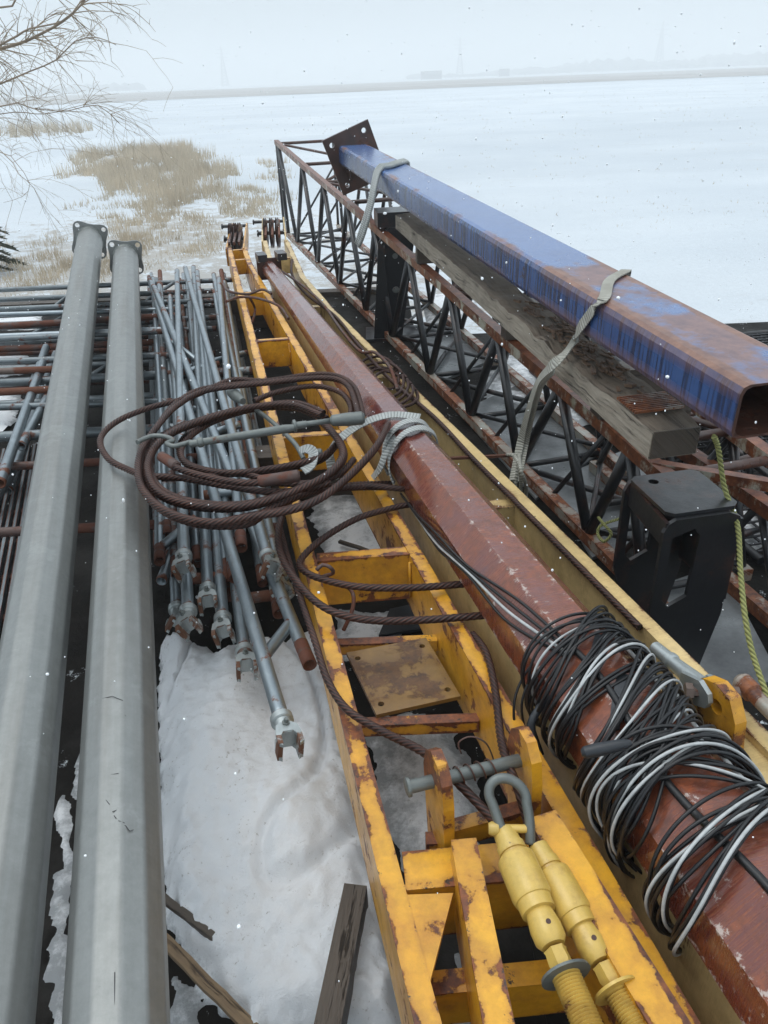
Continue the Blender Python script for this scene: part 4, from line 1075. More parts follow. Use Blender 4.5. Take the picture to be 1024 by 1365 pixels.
# base plate on the far end, tilted with the column
t = (bp[0] - bp[1]).normalized(); sx = V(0, 0, 1).cross(t).normalized(); sy = t.cross(sx)
rl = math.radians(-20); sx, sy = sx * math.cos(rl) + sy * math.sin(rl), sy * math.cos(rl) - sx * math.sin(rl)
PW, PH = .40, .44
outl = [(-PW / 2, -PH / 2 - .01), (PW / 2, -PH / 2), (PW / 2, PH / 2), (-PW / 2, PH / 2)]
MB().plate(outl, .03, bp[0] + t * .012 - sy * .03, sx, sy, [(sx_ * .14, sy_ * .16, .02) for sx_ in (-1, 1) for sy_ in (-1, 1)]).build('base_plate', 'dark_rust', blue)
for k_ in (-1, 1):
    MB().plate([(0, 0), (.11, 0), (0, .14)], .012, bp[0] - t * .004 + sx * (BW / 2 + .0) * 0 + sy * (-.0) + sx * k_ * .10 - sy * (BH / 2), -sy, -t).build('stiffener', 'dark_rust', blue)

# grey timber plank beside and under the blue beam
pf = sight(515, 262, 1.02); pn = sight(905, 556, .865)
pdir = (pn - pf).normalized(); pxd = V(-pdir.y, pdir.x, 0).normalized()
if pxd.x < 0: pxd = -pxd
pk = thing('timber_plank', 'long grey weathered timber beam with a rotten near half, under the blue column', 'timber', pf - V(0, 0, .1))
mb = MB(); PWD, PTH = .150, .100
prf = [V(-PWD / 2, -PTH / 2), V(PWD / 2, -PTH / 2), V(PWD / 2, PTH / 2 - .006), V(-PWD / 2, PTH / 2)]
N = 70; pth = []; 
c0 = sight(527, 283, .985) + pxd * PWD / 2; c1 = sight(871, 571, .86) + pxd * PWD / 2
for i in range(N + 1):
    f = i / N; q = c0.lerp(c1, f) - V(0, 0, PTH / 2); pth.append(q)
mb.sweep(prf, pth, inset=.02)
# erode its upper edge where it is rotten
for i, v_ in enumerate(mb.v):
    f = mb.al[i]
    q = noise.fractal(v_ * 6, 1, 2, 5)
    rot = max(0, 1 - abs(f - .78) / .24)
    if v_.z > c0.lerp(c1, f).z - .03: mb.v[i] = v_ - V(0, 0, .004 + max(0, q + .1) * (.012 + .05 * rot))
    mb.v[i] += V(R.uniform(-.0012, .0012), 0, R.uniform(-.001, .001))
mb.build('timber_body', 'grey_wood', pk)
ch = MB()
for i in range(120):        # splinters and crumbs of rotten wood
    f = R.gauss(.77, .07); off = R.uniform(-.03, .075)
    c = c0.lerp(c1, f) + pxd * off + V(0, 0, -.006)
    d_ = (pdir + V(R.uniform(-.4, .4), R.uniform(-.4, .4), R.uniform(-.1, .2))).normalized()
    ch.beam(c, c + d_ * R.uniform(.02, .07), R.uniform(.006, .018), R.uniform(.003, .010), inset=.5)
stuff(ch.build('rotten_splinters', 'rot_wood', pk))
eg = pth[-1] - V(0, 0, .004)
MB().beam(eg - pdir * .002, eg + pdir * .004, PWD - .006, PTH - .016, inset=.004).build('end_grain', 'wet_wood', pk, label='dark wet end grain')
gp = c0.lerp(c1, .955)
for i in range(10):         # treaded steel strip let into the near end
    q = gp + pdir * (i - 5) * .012 + V(0, 0, .004)
    MB().beam(q - pxd * .08, q + pxd * .08, .006, .008, inset=.002).build('tread_rib', 'rusty_chord', pk)
# wooden blocks that carry the plank on the lattice
for f, lab in ((.12, 'dark wood block under the far end of the grey timber'), (.52, 'dark wood block under the middle of the grey timber'), (.78, 'dark wood block under the near end of the grey timber')):
    q = c0.lerp(c1, f); y = q.y; zt = q.z - PTH; zb = tz(y) + cw / 2 + .002
    o = MB().beam(V(lx(y) - .03, y, (zt + zb) / 2 - .001), V(lx(y) + lw(y) * .75, y + .02, (zt + zb) / 2 - .001), .10, max(.02, zt - zb - .004)).build('wood_block', 'wet_wood', origin=(q.x, y, zb)); tag(o, lab, 'wood block')

# ------------------------------------------------------------------ straps
def ribbon(mb, path, w, th, up):
    pr = [V(-w / 2, -th / 2), V(w / 2, -th / 2), V(w / 2, th / 2), V(-w / 2, th / 2)]
    path = [Vector(q) for q in path]; ups = up if isinstance(up, list) else [up] * len(path)
    rings = []; al = 0; als = []
    for i, q in enumerate(path):
        t = (path[min(i + 1, len(path) - 1)] - path[max(i - 1, 0)]).normalized()
        u_ = Vector(ups[i]); sd_ = t.cross(u_)
        if sd_.length < .05: sd_ = V(1, 0, 0)
        sd_.normalize(); uu = sd_.cross(t)
        if i: al += (path[i] - path[i - 1]).length
        als.append(al)
        rings.append([mb.vert(q + sd_ * a.x + uu * a.y) for a in pr])
    for i in range(len(path) - 1):
        for k in range(4):
            j = (k + 1) % 4
            mb.face((rings[i][k], rings[i][j], rings[i + 1][j], rings[i + 1][k]), [(k * .02, als[i]), (k * .02 + .02, als[i]), (k * .02 + .02, als[i + 1]), (k * .02, als[i + 1])])
    mb.face(rings[0][::-1]); mb.face(rings[-1])
    return mb
def bluept(f, x, dz): return B0 + (B1 - B0) * f + bx * x + V(0, 0, bz(f) + dz)
# near strap
fs = .815
st = thing('ratchet_strap', 'tan webbing strap pulled over the blue column down to the lattice', 'strap', sight(690, 640, .3))
pts = [bluept(.80, BW + .012, -.12), bluept(.805, BW + .008, -.01), bluept(.812, BW - .02, .006), bluept(.83, BW * .5, .008), bluept(.862, .02, .008), bluept(.864, -.006, -.006), bluept(.853, -.010, -.07), bluept(.843, -.012, -.13), sight(768, 452, .925), sight(750, 474, .90), sight(733, 490, .86), sight(716, 512, .72), sight(704, 550, .53), sight(694, 590, .36), sight(684, 640, .24)]
pp = smooth_path(pts, .03)
ribbon(MB(), pp, .036, .004, [(V(0, 0, 1) if i < len(pp) * .28 else V(-.75, -.45, .35)).lerp(V(-.6, -.6, .5), i / len(pp)) for i in range(len(pp))]).build('webbing', 'strap', st)
pp2 = smooth_path([q + V(.016, -.004, -.004) for q in pts[10:]], .03)
ribbon(MB(), pp2, .04, .004, [V(-.5, -.6, .5)] * len(pp2)).build('webbing_tail', 'strap', st)
MB().beam(sight(600, 611, .47), sight(682, 607, .38), .014, .010).build('ratchet_handle', 'grey_iron', st)
for du in (0, 8, 16): MB().tube(smooth_path([sight(676 + du, 606, .40), sight(690 + du * .3, 612 + du, .40), sight(686 + du, 655, .27), sight(680 + du * .6, 690, .08)], .02), .008, 8).build('strap_tail', 'strap', st)
# far strap: three turns
fs = .255
for k in range(1):
    st = thing('lashing_strap', 'pale webbing strap in three strands round the far part of the blue column', 'strap', bluept(fs, 0, 0))
    for q in range(3):
        df = q * .0085 - .006
        pts = [bluept(fs - .035 + df, BW + .012, -.08), bluept(fs - .032 + df, BW + .008, 0), bluept(fs - .025 + df, BW - .03, .010), bluept(fs + .01 + df, .08, .014), bluept(fs + .02 + df, -.005, .0), bluept(fs + .045 + df, -.09, -.17), bluept(fs + .05 + df * 1.2, -.16, -.34), bluept(fs + .045 + df, -.19, -.42)]
        MB().tube(smooth_path(pts, .03), .012, 8).build('strand', 'strap_grey', st)
# strap round the rust beam with its frayed end
yb = 2.62
st = thing('ratchet_strap', 'grey webbing strap wrapped round the rust red mast beside the rope coil', 'strap', rax(yb, .44))
for q in range(2):
    pts = []
    for i in range(26):
        a = -.5 + i * (PI + 1.1) / 25
        sk = (i / 25 - .5) * .16
        pts.append(rax(yb - .03 + q * .075 + sk) + X * math.cos(a) * (mrad(yb) + .012) + V(0, 0, 1) * math.sin(a) * (mrad(yb) + .010))
    ups = [(pt - rax(pt.y)).normalized() for pt in pts]
    ribbon(MB(), pts, .038, .006, ups).build('webbing', 'strap_grey', st)
pts = sights([(560, 556, .62), (520, 553, .625), (480, 566, .60), (450, 588, .56), (440, 606, .50), (446, 640, .40)])
pp = smooth_path(pts, .025); ribbon(MB(), pp, .036, .004, [V(0, -.3, 1)] * len(pp)).build('webbing_tail', 'strap_grey', st)
pts = sights([(400, 602, .60), (409, 598, .615), (418, 604, .61), (414, 622, .59), (404, 628, .585)])
pp = smooth_path(pts, .012); ribbon(MB(), pp, .036, .006, [V(-.3, -.5, 1)] * len(pp)).build('frayed_end', 'strap_grey', st)
MB().lathe(sight(415, 604, .60), V(1, .1, 0), [(0, .008), (.005, .014), (.035, .014), (.04, .009)], 12).build('ratchet_axle', 'grey_iron', st)
pts = sights([(540, 575, .60), (520, 590, .58), (506, 625, .5), (485, 650, .38)])
pp = smooth_path(pts, .025); ribbon(MB(), pp, .03, .004, [V(-.6, -.5, .6)] * len(pp)).build('webbing_tail', 'strap_grey', st)

# ------------------------------------------------------------------ wire ropes
def crop(pts, ox, oy, s, z):
    out = []
    for q in pts:
        zz = q[2] if len(q) > 2 else z
        out.append(sight(ox + q[0] / s, oy + q[1] / s, zz))
    return out
C5 = (120, 460, 2.56)
coil = thing('wire_rope_coil', 'loose coil of rusty brown wire rope lying over braces, pole and yellow rails', 'wire rope', sight(330, 600, .5))
loops = [
    ([(930, 240, .63), (905, 150, .63), (850, 108, .63), (760, 100), (600, 122), (480, 120), (350, 175), (200, 215), (90, 262, .61), (36, 320, .60), (60, 385, .60), (130, 425, .60), (200, 447), (300, 452), (450, 478), (600, 500), (720, 495), (820, 470)], .62),
    ([(915, 235, .65), (880, 140, .64), (800, 112), (600, 130), (400, 155), (300, 205), (232, 275), (175, 360), (165, 450), (200, 520), (290, 580), (420, 605), (560, 585), (700, 560), (800, 515), (900, 430), (980, 340, .66), (1018, 270, .63)], .64),
    ([(790, 240), (700, 205), (600, 205), (480, 228), (340, 272), (260, 312), (212, 365), (198, 430), (235, 500), (340, 542), (500, 552), (640, 520), (790, 455), (860, 390), (850, 330), (800, 270)], .645),
    ([(810, 250), (720, 212), (580, 215), (430, 258), (335, 318), (310, 375), (350, 418), (480, 436), (640, 418), (780, 385), (840, 340)], .60),
    ([(262, 395), (310, 425), (420, 455), (520, 470), (600, 468)], .655),
    ([(560, 190), (640, 160), (760, 140), (850, 160), (890, 210), (880, 260)], .61),
    ([(1020, 485, .47), (900, 486, .53), (760, 500, .60), (620, 555, .62), (540, 600, .61), (380, 602, .60), (250, 560, .61), (185, 480, .61), (180, 400), (230, 330), (330, 275)], .61),
    ([(245, 455), (380, 450), (520, 440), (640, 470), (760, 470), (850, 440), (900, 390)], .59),
]
extra = []
for li, dx_, dy_ in ((1, 9, 7), (2, -8, 8), (2, 10, -9), (3, 7, 10), (6, 6, -12)):
    pts, z = loops[li]; m_ = len(pts); extra.append(([tuple([q[0] + dx_ * math.sin(1 + i * .9), q[1] + dy_ * math.cos(i * .7)] + [(q[2] if len(q) > 2 else z) - .022]) for i, q in enumerate(pts)], z))
for pts, z in loops + extra:
    MB().rope(smooth_path(crop(pts, *C5, z), .008), .0120).build('rope_turn', 'rope', coil)
# ferrule sleeves and thimble
a, b_ = sight(344, 642, .66), sight(400, 634, .665); t = (b_ - a).normalized()
MB().lathe(a, t, [(0, .014), (.006, .019), ((b_ - a).length - .006, .020), ((b_ - a).length, .014)], 16).build('ferrule', 'brown_tube', coil)
a, b_ = sight(215, 608, .655), sight(236, 622, .655); t = (b_ - a).normalized()
MB().lathe(a, t, [(0, .013), (.004, .018), ((b_ - a).length - .004, .018), ((b_ - a).length, .013)], 16).build('ferrule', 'brown_tube', coil)

cl = thing('wire_rope', 'rusty wire rope falling from the coil over the left yellow rail to the lug', 'wire rope', sight(430, 780, .45))
C1 = (400, 460, 2.56)
seq = [
    ([(470, 560, .455), (420, 548, .462), (370, 545, .468), (300, 560, .47), (200, 590, .48), (100, 645, .48), (30, 700, .48), (-2, 745, .48), (20, 775, .485), (80, 800, .49), (200, 825, .49), (380, 828, .48), (560, 815, .47), (640, 806, .465), (700, 800, .46)], .47),
    ([(450, 500, .46), (400, 494, .475), (345, 490, .50), (200, 480, .52), (60, 492, .53), (-20, 520, .53), (-60, 580, .52), (-75, 660, .51), (-55, 740, .50), (0, 820, .50), (60, 880, .50), (140, 920, .49), (260, 940, .48), (420, 938, .47), (560, 928, .47), (650, 920, .465), (740, 912, .46)], .5),
    ([(-70, 800, .47), (-30, 870, .50), (60, 980, .48)], .48),
]
for pts, z in seq[:2]: MB().rope(smooth_path(crop(pts, *C1, z), .008), .0112).build('rope_turn', 'rope', cl)
pts = sights([(372, 700, .50), (384, 745, .48), (402, 800, .475), (420, 855, .475), (436, 905, .475), (462, 945, .475), (510, 975, .49), (560, 1000, .53), (588, 1022, .545), (622, 1055, .52), (650, 1085, .51), (668, 1108, .52)])
MB().rope(smooth_path(pts, .008), .0098).build('rope_turn', 'rope', cl)
pts = sights([(630, 845, .44), (648, 870, .46), (660, 920, .47), (667, 980, .50), (674, 1010, .53), (690, 1050, .54), (702, 1090, .50), (712, 1130, .50)])
MB().rope(smooth_path(pts, .008), .0098).build('rope_turn', 'rope', cl)
# iron hook hanging on the near rung
pts = sights([(422, 760, .52), (430, 753, .53), (440, 756, .53), (444, 764, .50), (430, 770, .47), (455, 778, .46), (470, 790, .44), (470, 812, .42), (458, 840, .36)])
o = MB().tube(smooth_path(pts, .01), .006, 8).build('tarp_hook', 'brown_tube', origin=pts[3]); tag(o, 'small dark iron hook hanging over the yellow cross rung', 'hook')

# rope along the pale right rail to a socket and clevis
rp = thing('wire_rope', 'rusty wire rope lying along the pale yellow right rail to a grey socket', 'wire rope', sight(700, 680, .45))
pts = []
for i, y in enumerate([6.6, 6.0, 5.4, 4.8, 4.2, 3.6, 3.1, 2.7, 2.3, 2.0, 1.8, 1.62]):
    off = -.055 if y < 3.4 else -.055 + .03 * math.sin(y * 3)
    pts.append(V(xD(y) + off - (.02 if y > 4 else 0), y, ZT + (.0 if y < 2.8 else .01)))
MB().rope(smooth_path(pts, .009), .0105).build('rope_strand', 'rope', rp)
a = sight(872, 862, .475); b_ = sight(935, 915, .50); t = (b_ - a).normalized(); L = (b_ - a).length
MB().lathe(a, t, [(0, .012), (.004, .0165), (.06, .0175), (.064, .021), (.075, .021), (.08, .017), (L * .6, .019), (L, .024)], 16).build('socket', 'zinc', rp)
ck = sight(948, 925, .515)
for s_ in (-1, 1): MB().plate([(-.06, -.020), (0, -.036), (.034, -.02), (.042, 0), (.034, .02), (0, .036), (-.06, .020)], .012, ck + V(s_ * .026, -s_ * .006, 0), t, V(0, 0, 1), [(0, 0, .009)]).build('clevis_cheek', 'zinc', rp)
MB().lathe(ck + V(-.055, .012, 0), V(1, -.2, 0), [(0, .020), (.016, .020), (.017, .012), (.10, .012), (.101, .021), (.115, .021)], 6).build('clevis_bolt', 'rusty_tube', rp)
a = sight(985, 905, .50); b_ = sight(1040, 962, .5); t = (b_ - a).normalized()
MB().lathe(a, t, [(0, .015), (.01, .024), (.05, .024), (.055, .018), (.12, .017), (.17, .012)], 14).build('socket', 'rusty_chord', rp)

# grey link rod with a hook over the coil
lk = thing('tension_link', 'grey iron link rod with open hook lying across the rope coil', 'link rod', sight(330, 590, .65))
a = sight(252, 592, .685); b_ = sight(392, 570, .70); t = (b_ - a).normalized(); L = (b_ - a).length
MB().lathe(a, t, [(0, .009), (.004, .013), (.028, .013), (.032, .018), (.045, .018), (.05, .013), (L * .5, .0145), (L - .03, .0155), (L, .012)], 14).build('rod', 'grey_iron', lk)
pts = crop([(345, 330), (310, 340), (285, 345), (262, 335), (285, 325), (255, 312), (215, 310), (180, 322), (162, 332)], *C5, .685)
MB().tube(smooth_path(pts, .008), .0085, 10).build('hook', 'grey_iron', lk)
c = sight(390, 568, .70); MB().lathe(c, t, [(0, .014), (.004, .022), (.012, .022), (.015, .013), (.05, .012)], 14).build('coupling', 'grey_iron', lk)
a = sight(396, 567, .70); b_ = sight(440, 561, .70); MB().tube([a, b_], .010, 12).build('rod_tail', 'grey_iron', lk)
a = b_; b_ = sight(486, 557, .70); t = (b_ - a).normalized(); L = (b_ - a).length
MB().lathe(a, t, [(0, .011), (.008, .020), (L * .5, .024), (L - .01, .024), (L, .016)], 16).build('end_socket', 'grey_iron', lk)
# a second socket behind the rod
a = sight(308, 522, .60); b_ = sight(330, 540, .61); t = (b_ - a).normalized()
o = MB().lathe(a, t, [(0, .012), (.01, .022), (.05, .025), (.1, .022), (.16, .014)], 16).build('rope_socket', 'grey_iron', origin=a); tag(o, 'dull grey rope socket inside the far side of the coil', 'rope socket')
pts = sights([(340, 545, .6), (360, 560, .6), (392, 590, .6), (405, 612, .59)]); 
o = MB().tube(smooth_path(pts, .01), .009, 10).build('shackle_bar', 'grey_iron', origin=pts[0]); tag(o, 'bent iron bar between the dull socket and the frayed strap', 'iron bar')

# thin dark cords tangled over the far parts of both frames
for k, (pts, lab) in enumerate([
    (sights([(298, 378, .47), (305, 388, .50), (330, 392, .48), (350, 386, .5), (362, 392, .48)]), 'dark cord tied across the far end of the bright yellow frame'),
    (sights([(302, 402, .5), (320, 396, .48), (345, 398, .5), (372, 408, .5), (385, 425, .46)]), 'dark cord lying over the second rung of the bright yellow frame'),
    (sights([(332, 395, .48), (340, 412, .36), (336, 430, .34)]), 'dark cord end hanging between the yellow rails'),
    (sights([(370, 358, .5), (400, 378, .5), (430, 405, .49), (455, 440, .49), (480, 468, .49), (500, 470, .5), (520, 490, .48), (530, 520, .46)]), 'dark cable running along the pale rail towards the rope loops')]):
    o = MB().tube(smooth_path(pts, .015), .009, 8).build('cord', 'brown_tube', origin=pts[0]); tag(o, lab, 'cord')
lc2 = thing('wire_rope_coil', 'small dark rope loops lying on the pale frame behind the rust red mast', 'wire rope', sight(510, 500, .42))
for k in range(5):
    cc = sight(503 + k * 6, 496 + k * 8, .46 + .01 * (k % 2)); pts = []
    for i in range(14):
        a = 2 * PI * i / 14; pts.append(cc + V(.10 * math.cos(a) - .03 * math.sin(a), .24 * math.sin(a) + .02 * k, .012 * math.sin(2 * a + k)))
    MB().rope(smooth_path(pts, .014, True), .008, closed=False).build('rope_turn', 'rope', lc2)

# ------------------------------------------------------------------ cables wound round the rust beam
def wound(label, y0, n, spread, tilt, r0_, drop, white_every, seed, rc=.0036):
    rr = random.Random(seed)
    root = thing('cable_coil', label, 'cable coil', rax(y0, .42), 'cable coils wound round the mast')
    groups = max(1, n // 4); per = -(-n // groups); k = 0
    for gi in range(groups):
        gy = y0 + spread * ((gi + .5) / groups - .5) + rr.uniform(-.008, .008); gt = tilt + rr.uniform(-.06, .05)
        ph = rr.uniform(0, 6.3); gdr = drop * rr.uniform(.6, 1.15); gr_ = r0_ + rr.uniform(0, .012)
        for q in range(per):
            if k >= n: break
            ys0 = gy + (q - per / 2) * .0088 + rr.uniform(-.006, .006); tl = gt + rr.uniform(-.022, .022) + q * .004
            r_ = gr_ + mrad(y0) - .087 + (q % 2) * .006 + rr.uniform(0, .003); dr = gdr + q * .004; pts = []; m = 22; adv = .0095
            for i in range(m + 1):
                a = 2 * PI * i / m
                ww = r_ + .006 * math.sin(2 * a + ph + .12 * q) + .003 * math.sin(3 * a + ph * 2)
                low = max(0, -math.sin(a - .5))
                yy = ys0 + tl * math.cos(a + .2) + adv * (i / m - .5) + .010 * math.sin(2 * a + ph + .15 * q)
                pts.append(rax(yy) + X * (-math.cos(a)) * (ww + dr * low * .5) + V(0, 0, 1) * (math.sin(a) * (ww - .003) - dr * low))
            kd = 'white_cable' if (k % white_every == 1 and k % 3 != 2) else 'black_cable'
            MB().tube(smooth_path(pts, .012), rc if kd[0] == 'b' else rc * .85, 8).build(kd, 'cable_white' if kd == 'white_cable' else 'cable_black', root)
            k += 1
    return root
wound('far coil of black and white cable round the rust red mast', 1.35, 20, .14, .05, .096, .030, 5, 1)
wound('second coil of black and white cable from the far end of the mast', 1.235, 12, .10, .055, .097, .03, 4, 2)
wound('thick middle coil of tangled black and white cable with taped joint', 1.10, 28, .17, .065, .100, .035, 5, 3)
wound('slanting coil of cable just before the near end of the mast', 1.0, 18, .12, -.02, .103, .04, 5, 4)
wound('nearest coil of black and white cable at the right picture edge', .86, 16, .09, .02, .100, .04, 4, 5)
# taped joint
a = sight(775, 1004, .68); b_ = sight(842, 990, .70); t = (b_ - a).normalized(); L = (b_ - a).length
jt = MB().lathe(a, t, [(0, .006), (.006, .011), (.03, .0125), (L * .7, .011), (L - .01, .009), (L, .005)], 12).build('taped_joint', 'tape', origin=a); tag(jt, 'black taped cable joint lying on the middle coil', 'cable joint')
# cables running along the mast
run = thing('cable_run', 'black and white cables trailing along the side of the mast into the coils', 'cable', sight(650, 780, .5))
def onmast(y, an, off): return rax(y) + (-X * math.cos(an) + V(0, 0, 1) * math.sin(an)) * (mrad(y) + off)
for k, (da, mt) in enumerate(((0, 'cable_black'), (.10, 'cable_white'), (-.11, 'cable_black'), (.22, 'cable_black'))):
    pts = [onmast(2.45 - .02 * k, 3.75 + da, .012)] + [onmast(2.2 - .11 * i, 3.42 - .175 * i + da * (1 + .5 * math.sin(i * 1.3)) , .006) for i in range(9)]
    MB().tube(smooth_path(pts, .02), .0040, 7).build('cable_strand', mt, run)
for k, (a0, yy0, yy1) in enumerate(((2.25, 1.38, .3), (1.15, 1.36, .3))):
    pts = [rax(yy0 + (yy1 - yy0) * i / 14) + X * math.cos(a0 + .08 * math.sin(i)) * -.001 + (X * math.cos(a0 + .1 * math.sin(i * .9)) + V(0, 0, 1) * math.sin(a0 + .1 * math.sin(i * .9))) * (mrad(yy0 + (yy1 - yy0) * i / 14) + .004) for i in range(15)]
    MB().tube(smooth_path(pts, .03), .0075 if k else .0045, 8).build('cable_strand', 'cable_black' if k else 'cable_white', run)
for (yy, a0) in ((1.29, 1.5), (1.16, 1.3)):
    o = MB(); pts = [rax(yy + .11 * (i / 8 - .5) * (1 if a0 < 2 else -1)) + (X * math.cos(a0 + i * .09 - .4) + V(0, 0, 1) * math.sin(a0 + i * .09 - .4)) * (mrad(yy) + .003) for i in range(9)]
    ribbon(o, pts, .022, .003, [(q - rax(q.y)).normalized() for q in pts]); o.build('tape_strip', 'tape', run)
a = sight(695, 975, .5)
pts = sights([(742, 915, .56), (722, 940, .53), (708, 965, .5), (712, 990, .46), (716, 1010, .42)])
o = MB().tube(smooth_path(pts, .015), .008, 8, r1=.011).build('cable_tail', 'tape', origin=pts[0]); tag(o, 'taped black cable tail hanging off the left of the far coil', 'cable end')
# loose big loops left of the mast at the far coil
ll = thing('cable_loop', 'thin black cable loops standing off the far coil on its left', 'cable loop', sight(700, 920, .45))
for k in range(3):
    pts = sights([(780 + 6 * k, 856 + 5 * k, .60), (745 + 5 * k, 862 + 5 * k, .60), (710 + 6 * k, 885 + 6 * k, .56), (688 + 9 * k, 925 + 6 * k, .50), (686 + 12 * k, 965, .44), (696 + 14 * k, 990 + 8 * k, .38)])
    MB().tube(smooth_path(pts, .015), .0032, 7).build('cable_strand', 'cable_black', ll)

# ------------------------------------------------------------------ green rope
gr = thing('green_rope', 'yellow green twisted rope hanging past the black bracket at the right', 'rope', sight(985, 720, .3))
pts = sights([(952, 582, .84), (958, 600, .78), (966, 650, .66), (983, 700, .58), (987, 760, .52), (993, 820, .46), (1003, 870, .40), (1022, 925, .36), (1045, 975, .30)])
MB().rope(smooth_path(pts, .007), .0085, lobes=3, pitch=.05, per_lobe=6, depth=.35).build('rope_strand', 'green_rope', gr)
pts = sights([(798, 690, .20), (806, 700, .22), (815, 712, .20), (805, 722, .16), (797, 712, .16), (802, 700, .19), (830, 690, .2), (858, 678, .26)])
o = MB().rope(smooth_path(pts, .006), .0065, lobes=3, pitch=.04, per_lobe=6, depth=.35).build('green_rope_knot', 'green_rope', origin=pts[0]); tag(o, 'yellow green rope knot tied on the lattice bottom chord', 'rope knot')

# ------------------------------------------------------------------ timber and sticks at the near edge
a = sight(474, 1178, .17); b_ = sight(425, 1420, .17)
o = MB().beam(a - V(0, 0, .04), b_ - V(0, 0, .04), .052, .075, inset=.008).build('timber_offcut', 'wet_wood', origin=b_); tag(o, 'dark brown square timber offcut standing out of the snow, bottom centre', 'timber')
def stick(pts, w, mat, lab):
    pp = smooth_path(sights(pts), .03); mb = MB()
    for i, q in enumerate(pp): pp[i] = q + V(R.uniform(-.002, .002), 0, R.uniform(-.002, .002))
    mb.rail(pp, w, w * .7, inset=.004)
    o = mb.build('wood_stick', mat, origin=pp[0]); tag(o, lab, 'stick')
stick([(218, 1252, .05), (262, 1298, .06), (310, 1345, .05), (360, 1395, .04)], .026, 'split_wood', 'split light brown stick lying diagonally in the bottom left snow')
stick([(216, 1195, .06), (250, 1222, .06), (283, 1248, .06), (308, 1270, .045)], .018, 'wet_wood', 'thin dark branch poking from under the right light pole')
stick([(452, 722, .05), (478, 730, .05), (503, 740, .05)], .016, 'wet_wood', 'thin black stick on the snow between the yellow rails')
pts = sights([(505, 850, .05), (520, 815, .05), (565, 805, .04), (570, 840, .04)])  # flat black sheet laid over the dark gap in the snow here
mb = MB(); q = [mb.vert(p_ + V(0, 0, .012)) for p_ in pts]; q2 = [mb.vert(p_ - V(0, 0, .0)) for p_ in pts]
mb.face(q[::-1]); mb.face(q2)
for i in range(4): mb.face((q[i], q[(i + 1) % 4], q2[(i + 1) % 4], q2[i]))
o = mb.build('dark_sheet', 'tape', origin=pts[0]); tag(o, 'flat black sheet filling the dark gap between the yellow rails', 'rubber sheet')

# ------------------------------------------------------------------ sheets and mesh panels beyond the lattice
for k, (quad, lab) in enumerate([
    ([(612, 545, .035), (700, 505, .035), (800, 600, .035), (715, 660, .035)], 'wet grey steel sheet on the deck under the middle of the lattice'),
    ([(730, 640, .03), (850, 590, .03), (900, 700, .03), (790, 740, .03)], 'grey steel sheet on the deck left of the black bracket'),
    ([(540, 440, .03), (600, 425, .03), (650, 480, .03), (590, 505, .03)], 'small grey steel sheet on the deck by the saddle post'),
    ([(820, 800, .03), (960, 750, .03), (1040, 900, .03), (900, 960, .03)], 'grey wet sheet on the deck right of the near lug')]):
    pts = sights(quad); mb = MB(); th = .012 + .003 * k
    c = sum(pts, V(0, 0, 0)) / 4; Xs = (pts[1] - pts[0]).normalized(); Ys = V(0, 0, 1).cross(Xs)
    o_ = [((q - c).dot(Xs), (q - c).dot(Ys)) for q in pts[::-1]]
    mb.plate(o_, th, V(c.x, c.y, .012 + k * .0005), Xs, Ys)
    o = mb.build('steel_sheet', 'sheet', origin=(c.x, c.y, 0)); tag(o, lab, 'steel sheet')
def mesh_panel(label, c, w, l, rot, z, nx_, ny_):
    root = thing('mesh_panel', label, 'mesh panel', (c[0], c[1], z), 'black wire mesh panels stacked right of the lattice')
    ux = V(math.cos(rot), math.sin(rot), 0); uy = V(-math.sin(rot), math.cos(rot), 0); c = V(c[0], c[1], z)
    mb = MB()
    for i in range(nx_ + 1):
        x = w * (i / nx_ - .5); mb.beam(c + ux * x - uy * l / 2, c + ux * x + uy * l / 2, .009, .008, inset=.5)
    for j in range(ny_ + 1):
        y = l * (j / ny_ - .5); mb.beam(c + uy * y - ux * w / 2 + V(0, 0, .008), c + uy * y + ux * w / 2 + V(0, 0, .008), .009, .007, inset=.5)
    stuff(mb.build('mesh_wires', 'wire', root))
    for s_ in (-1, 1):
        MB().tube([c + ux * s_ * (w / 2 + .02) - uy * l / 2, c + ux * s_ * (w / 2 + .02) + uy * l / 2], .018, 8).build('edge_bar', 'black', root)
        MB().tube([c + uy * s_ * l / 2 - ux * w / 2, c + uy * s_ * l / 2 + ux * w / 2], .018, 8).build('edge_bar', 'black', root)
mesh_panel('topmost black wire mesh panel behind the blue column end', (2.75, 3.75), 1.7, 2.3, .16, .22, 30, 46)
mesh_panel('second black wire mesh panel in the stack', (2.5, 3.7), 1.7, 2.3, .12, .16, 30, 46)
mesh_panel('lowest black wire mesh panel resting on the deck', (2.2, 3.9), 1.9, 2.4, .20, .03, 30, 46)
for k in range(7):
    a = V(1.0 + k * .12 + R.uniform(-.05, .05), 3.0 + k * .2, .05 + .02 * k); b_ = a + V(R.uniform(.7, 1.3), R.uniform(-.5, .9), .03)
    o = MB().tube([a, b_], .016, 10).build('steel_rod', 'black', origin=a); tag(o, 'black steel rod lying on the deck behind the lattice', 'steel rod', 'black rods behind the lattice')

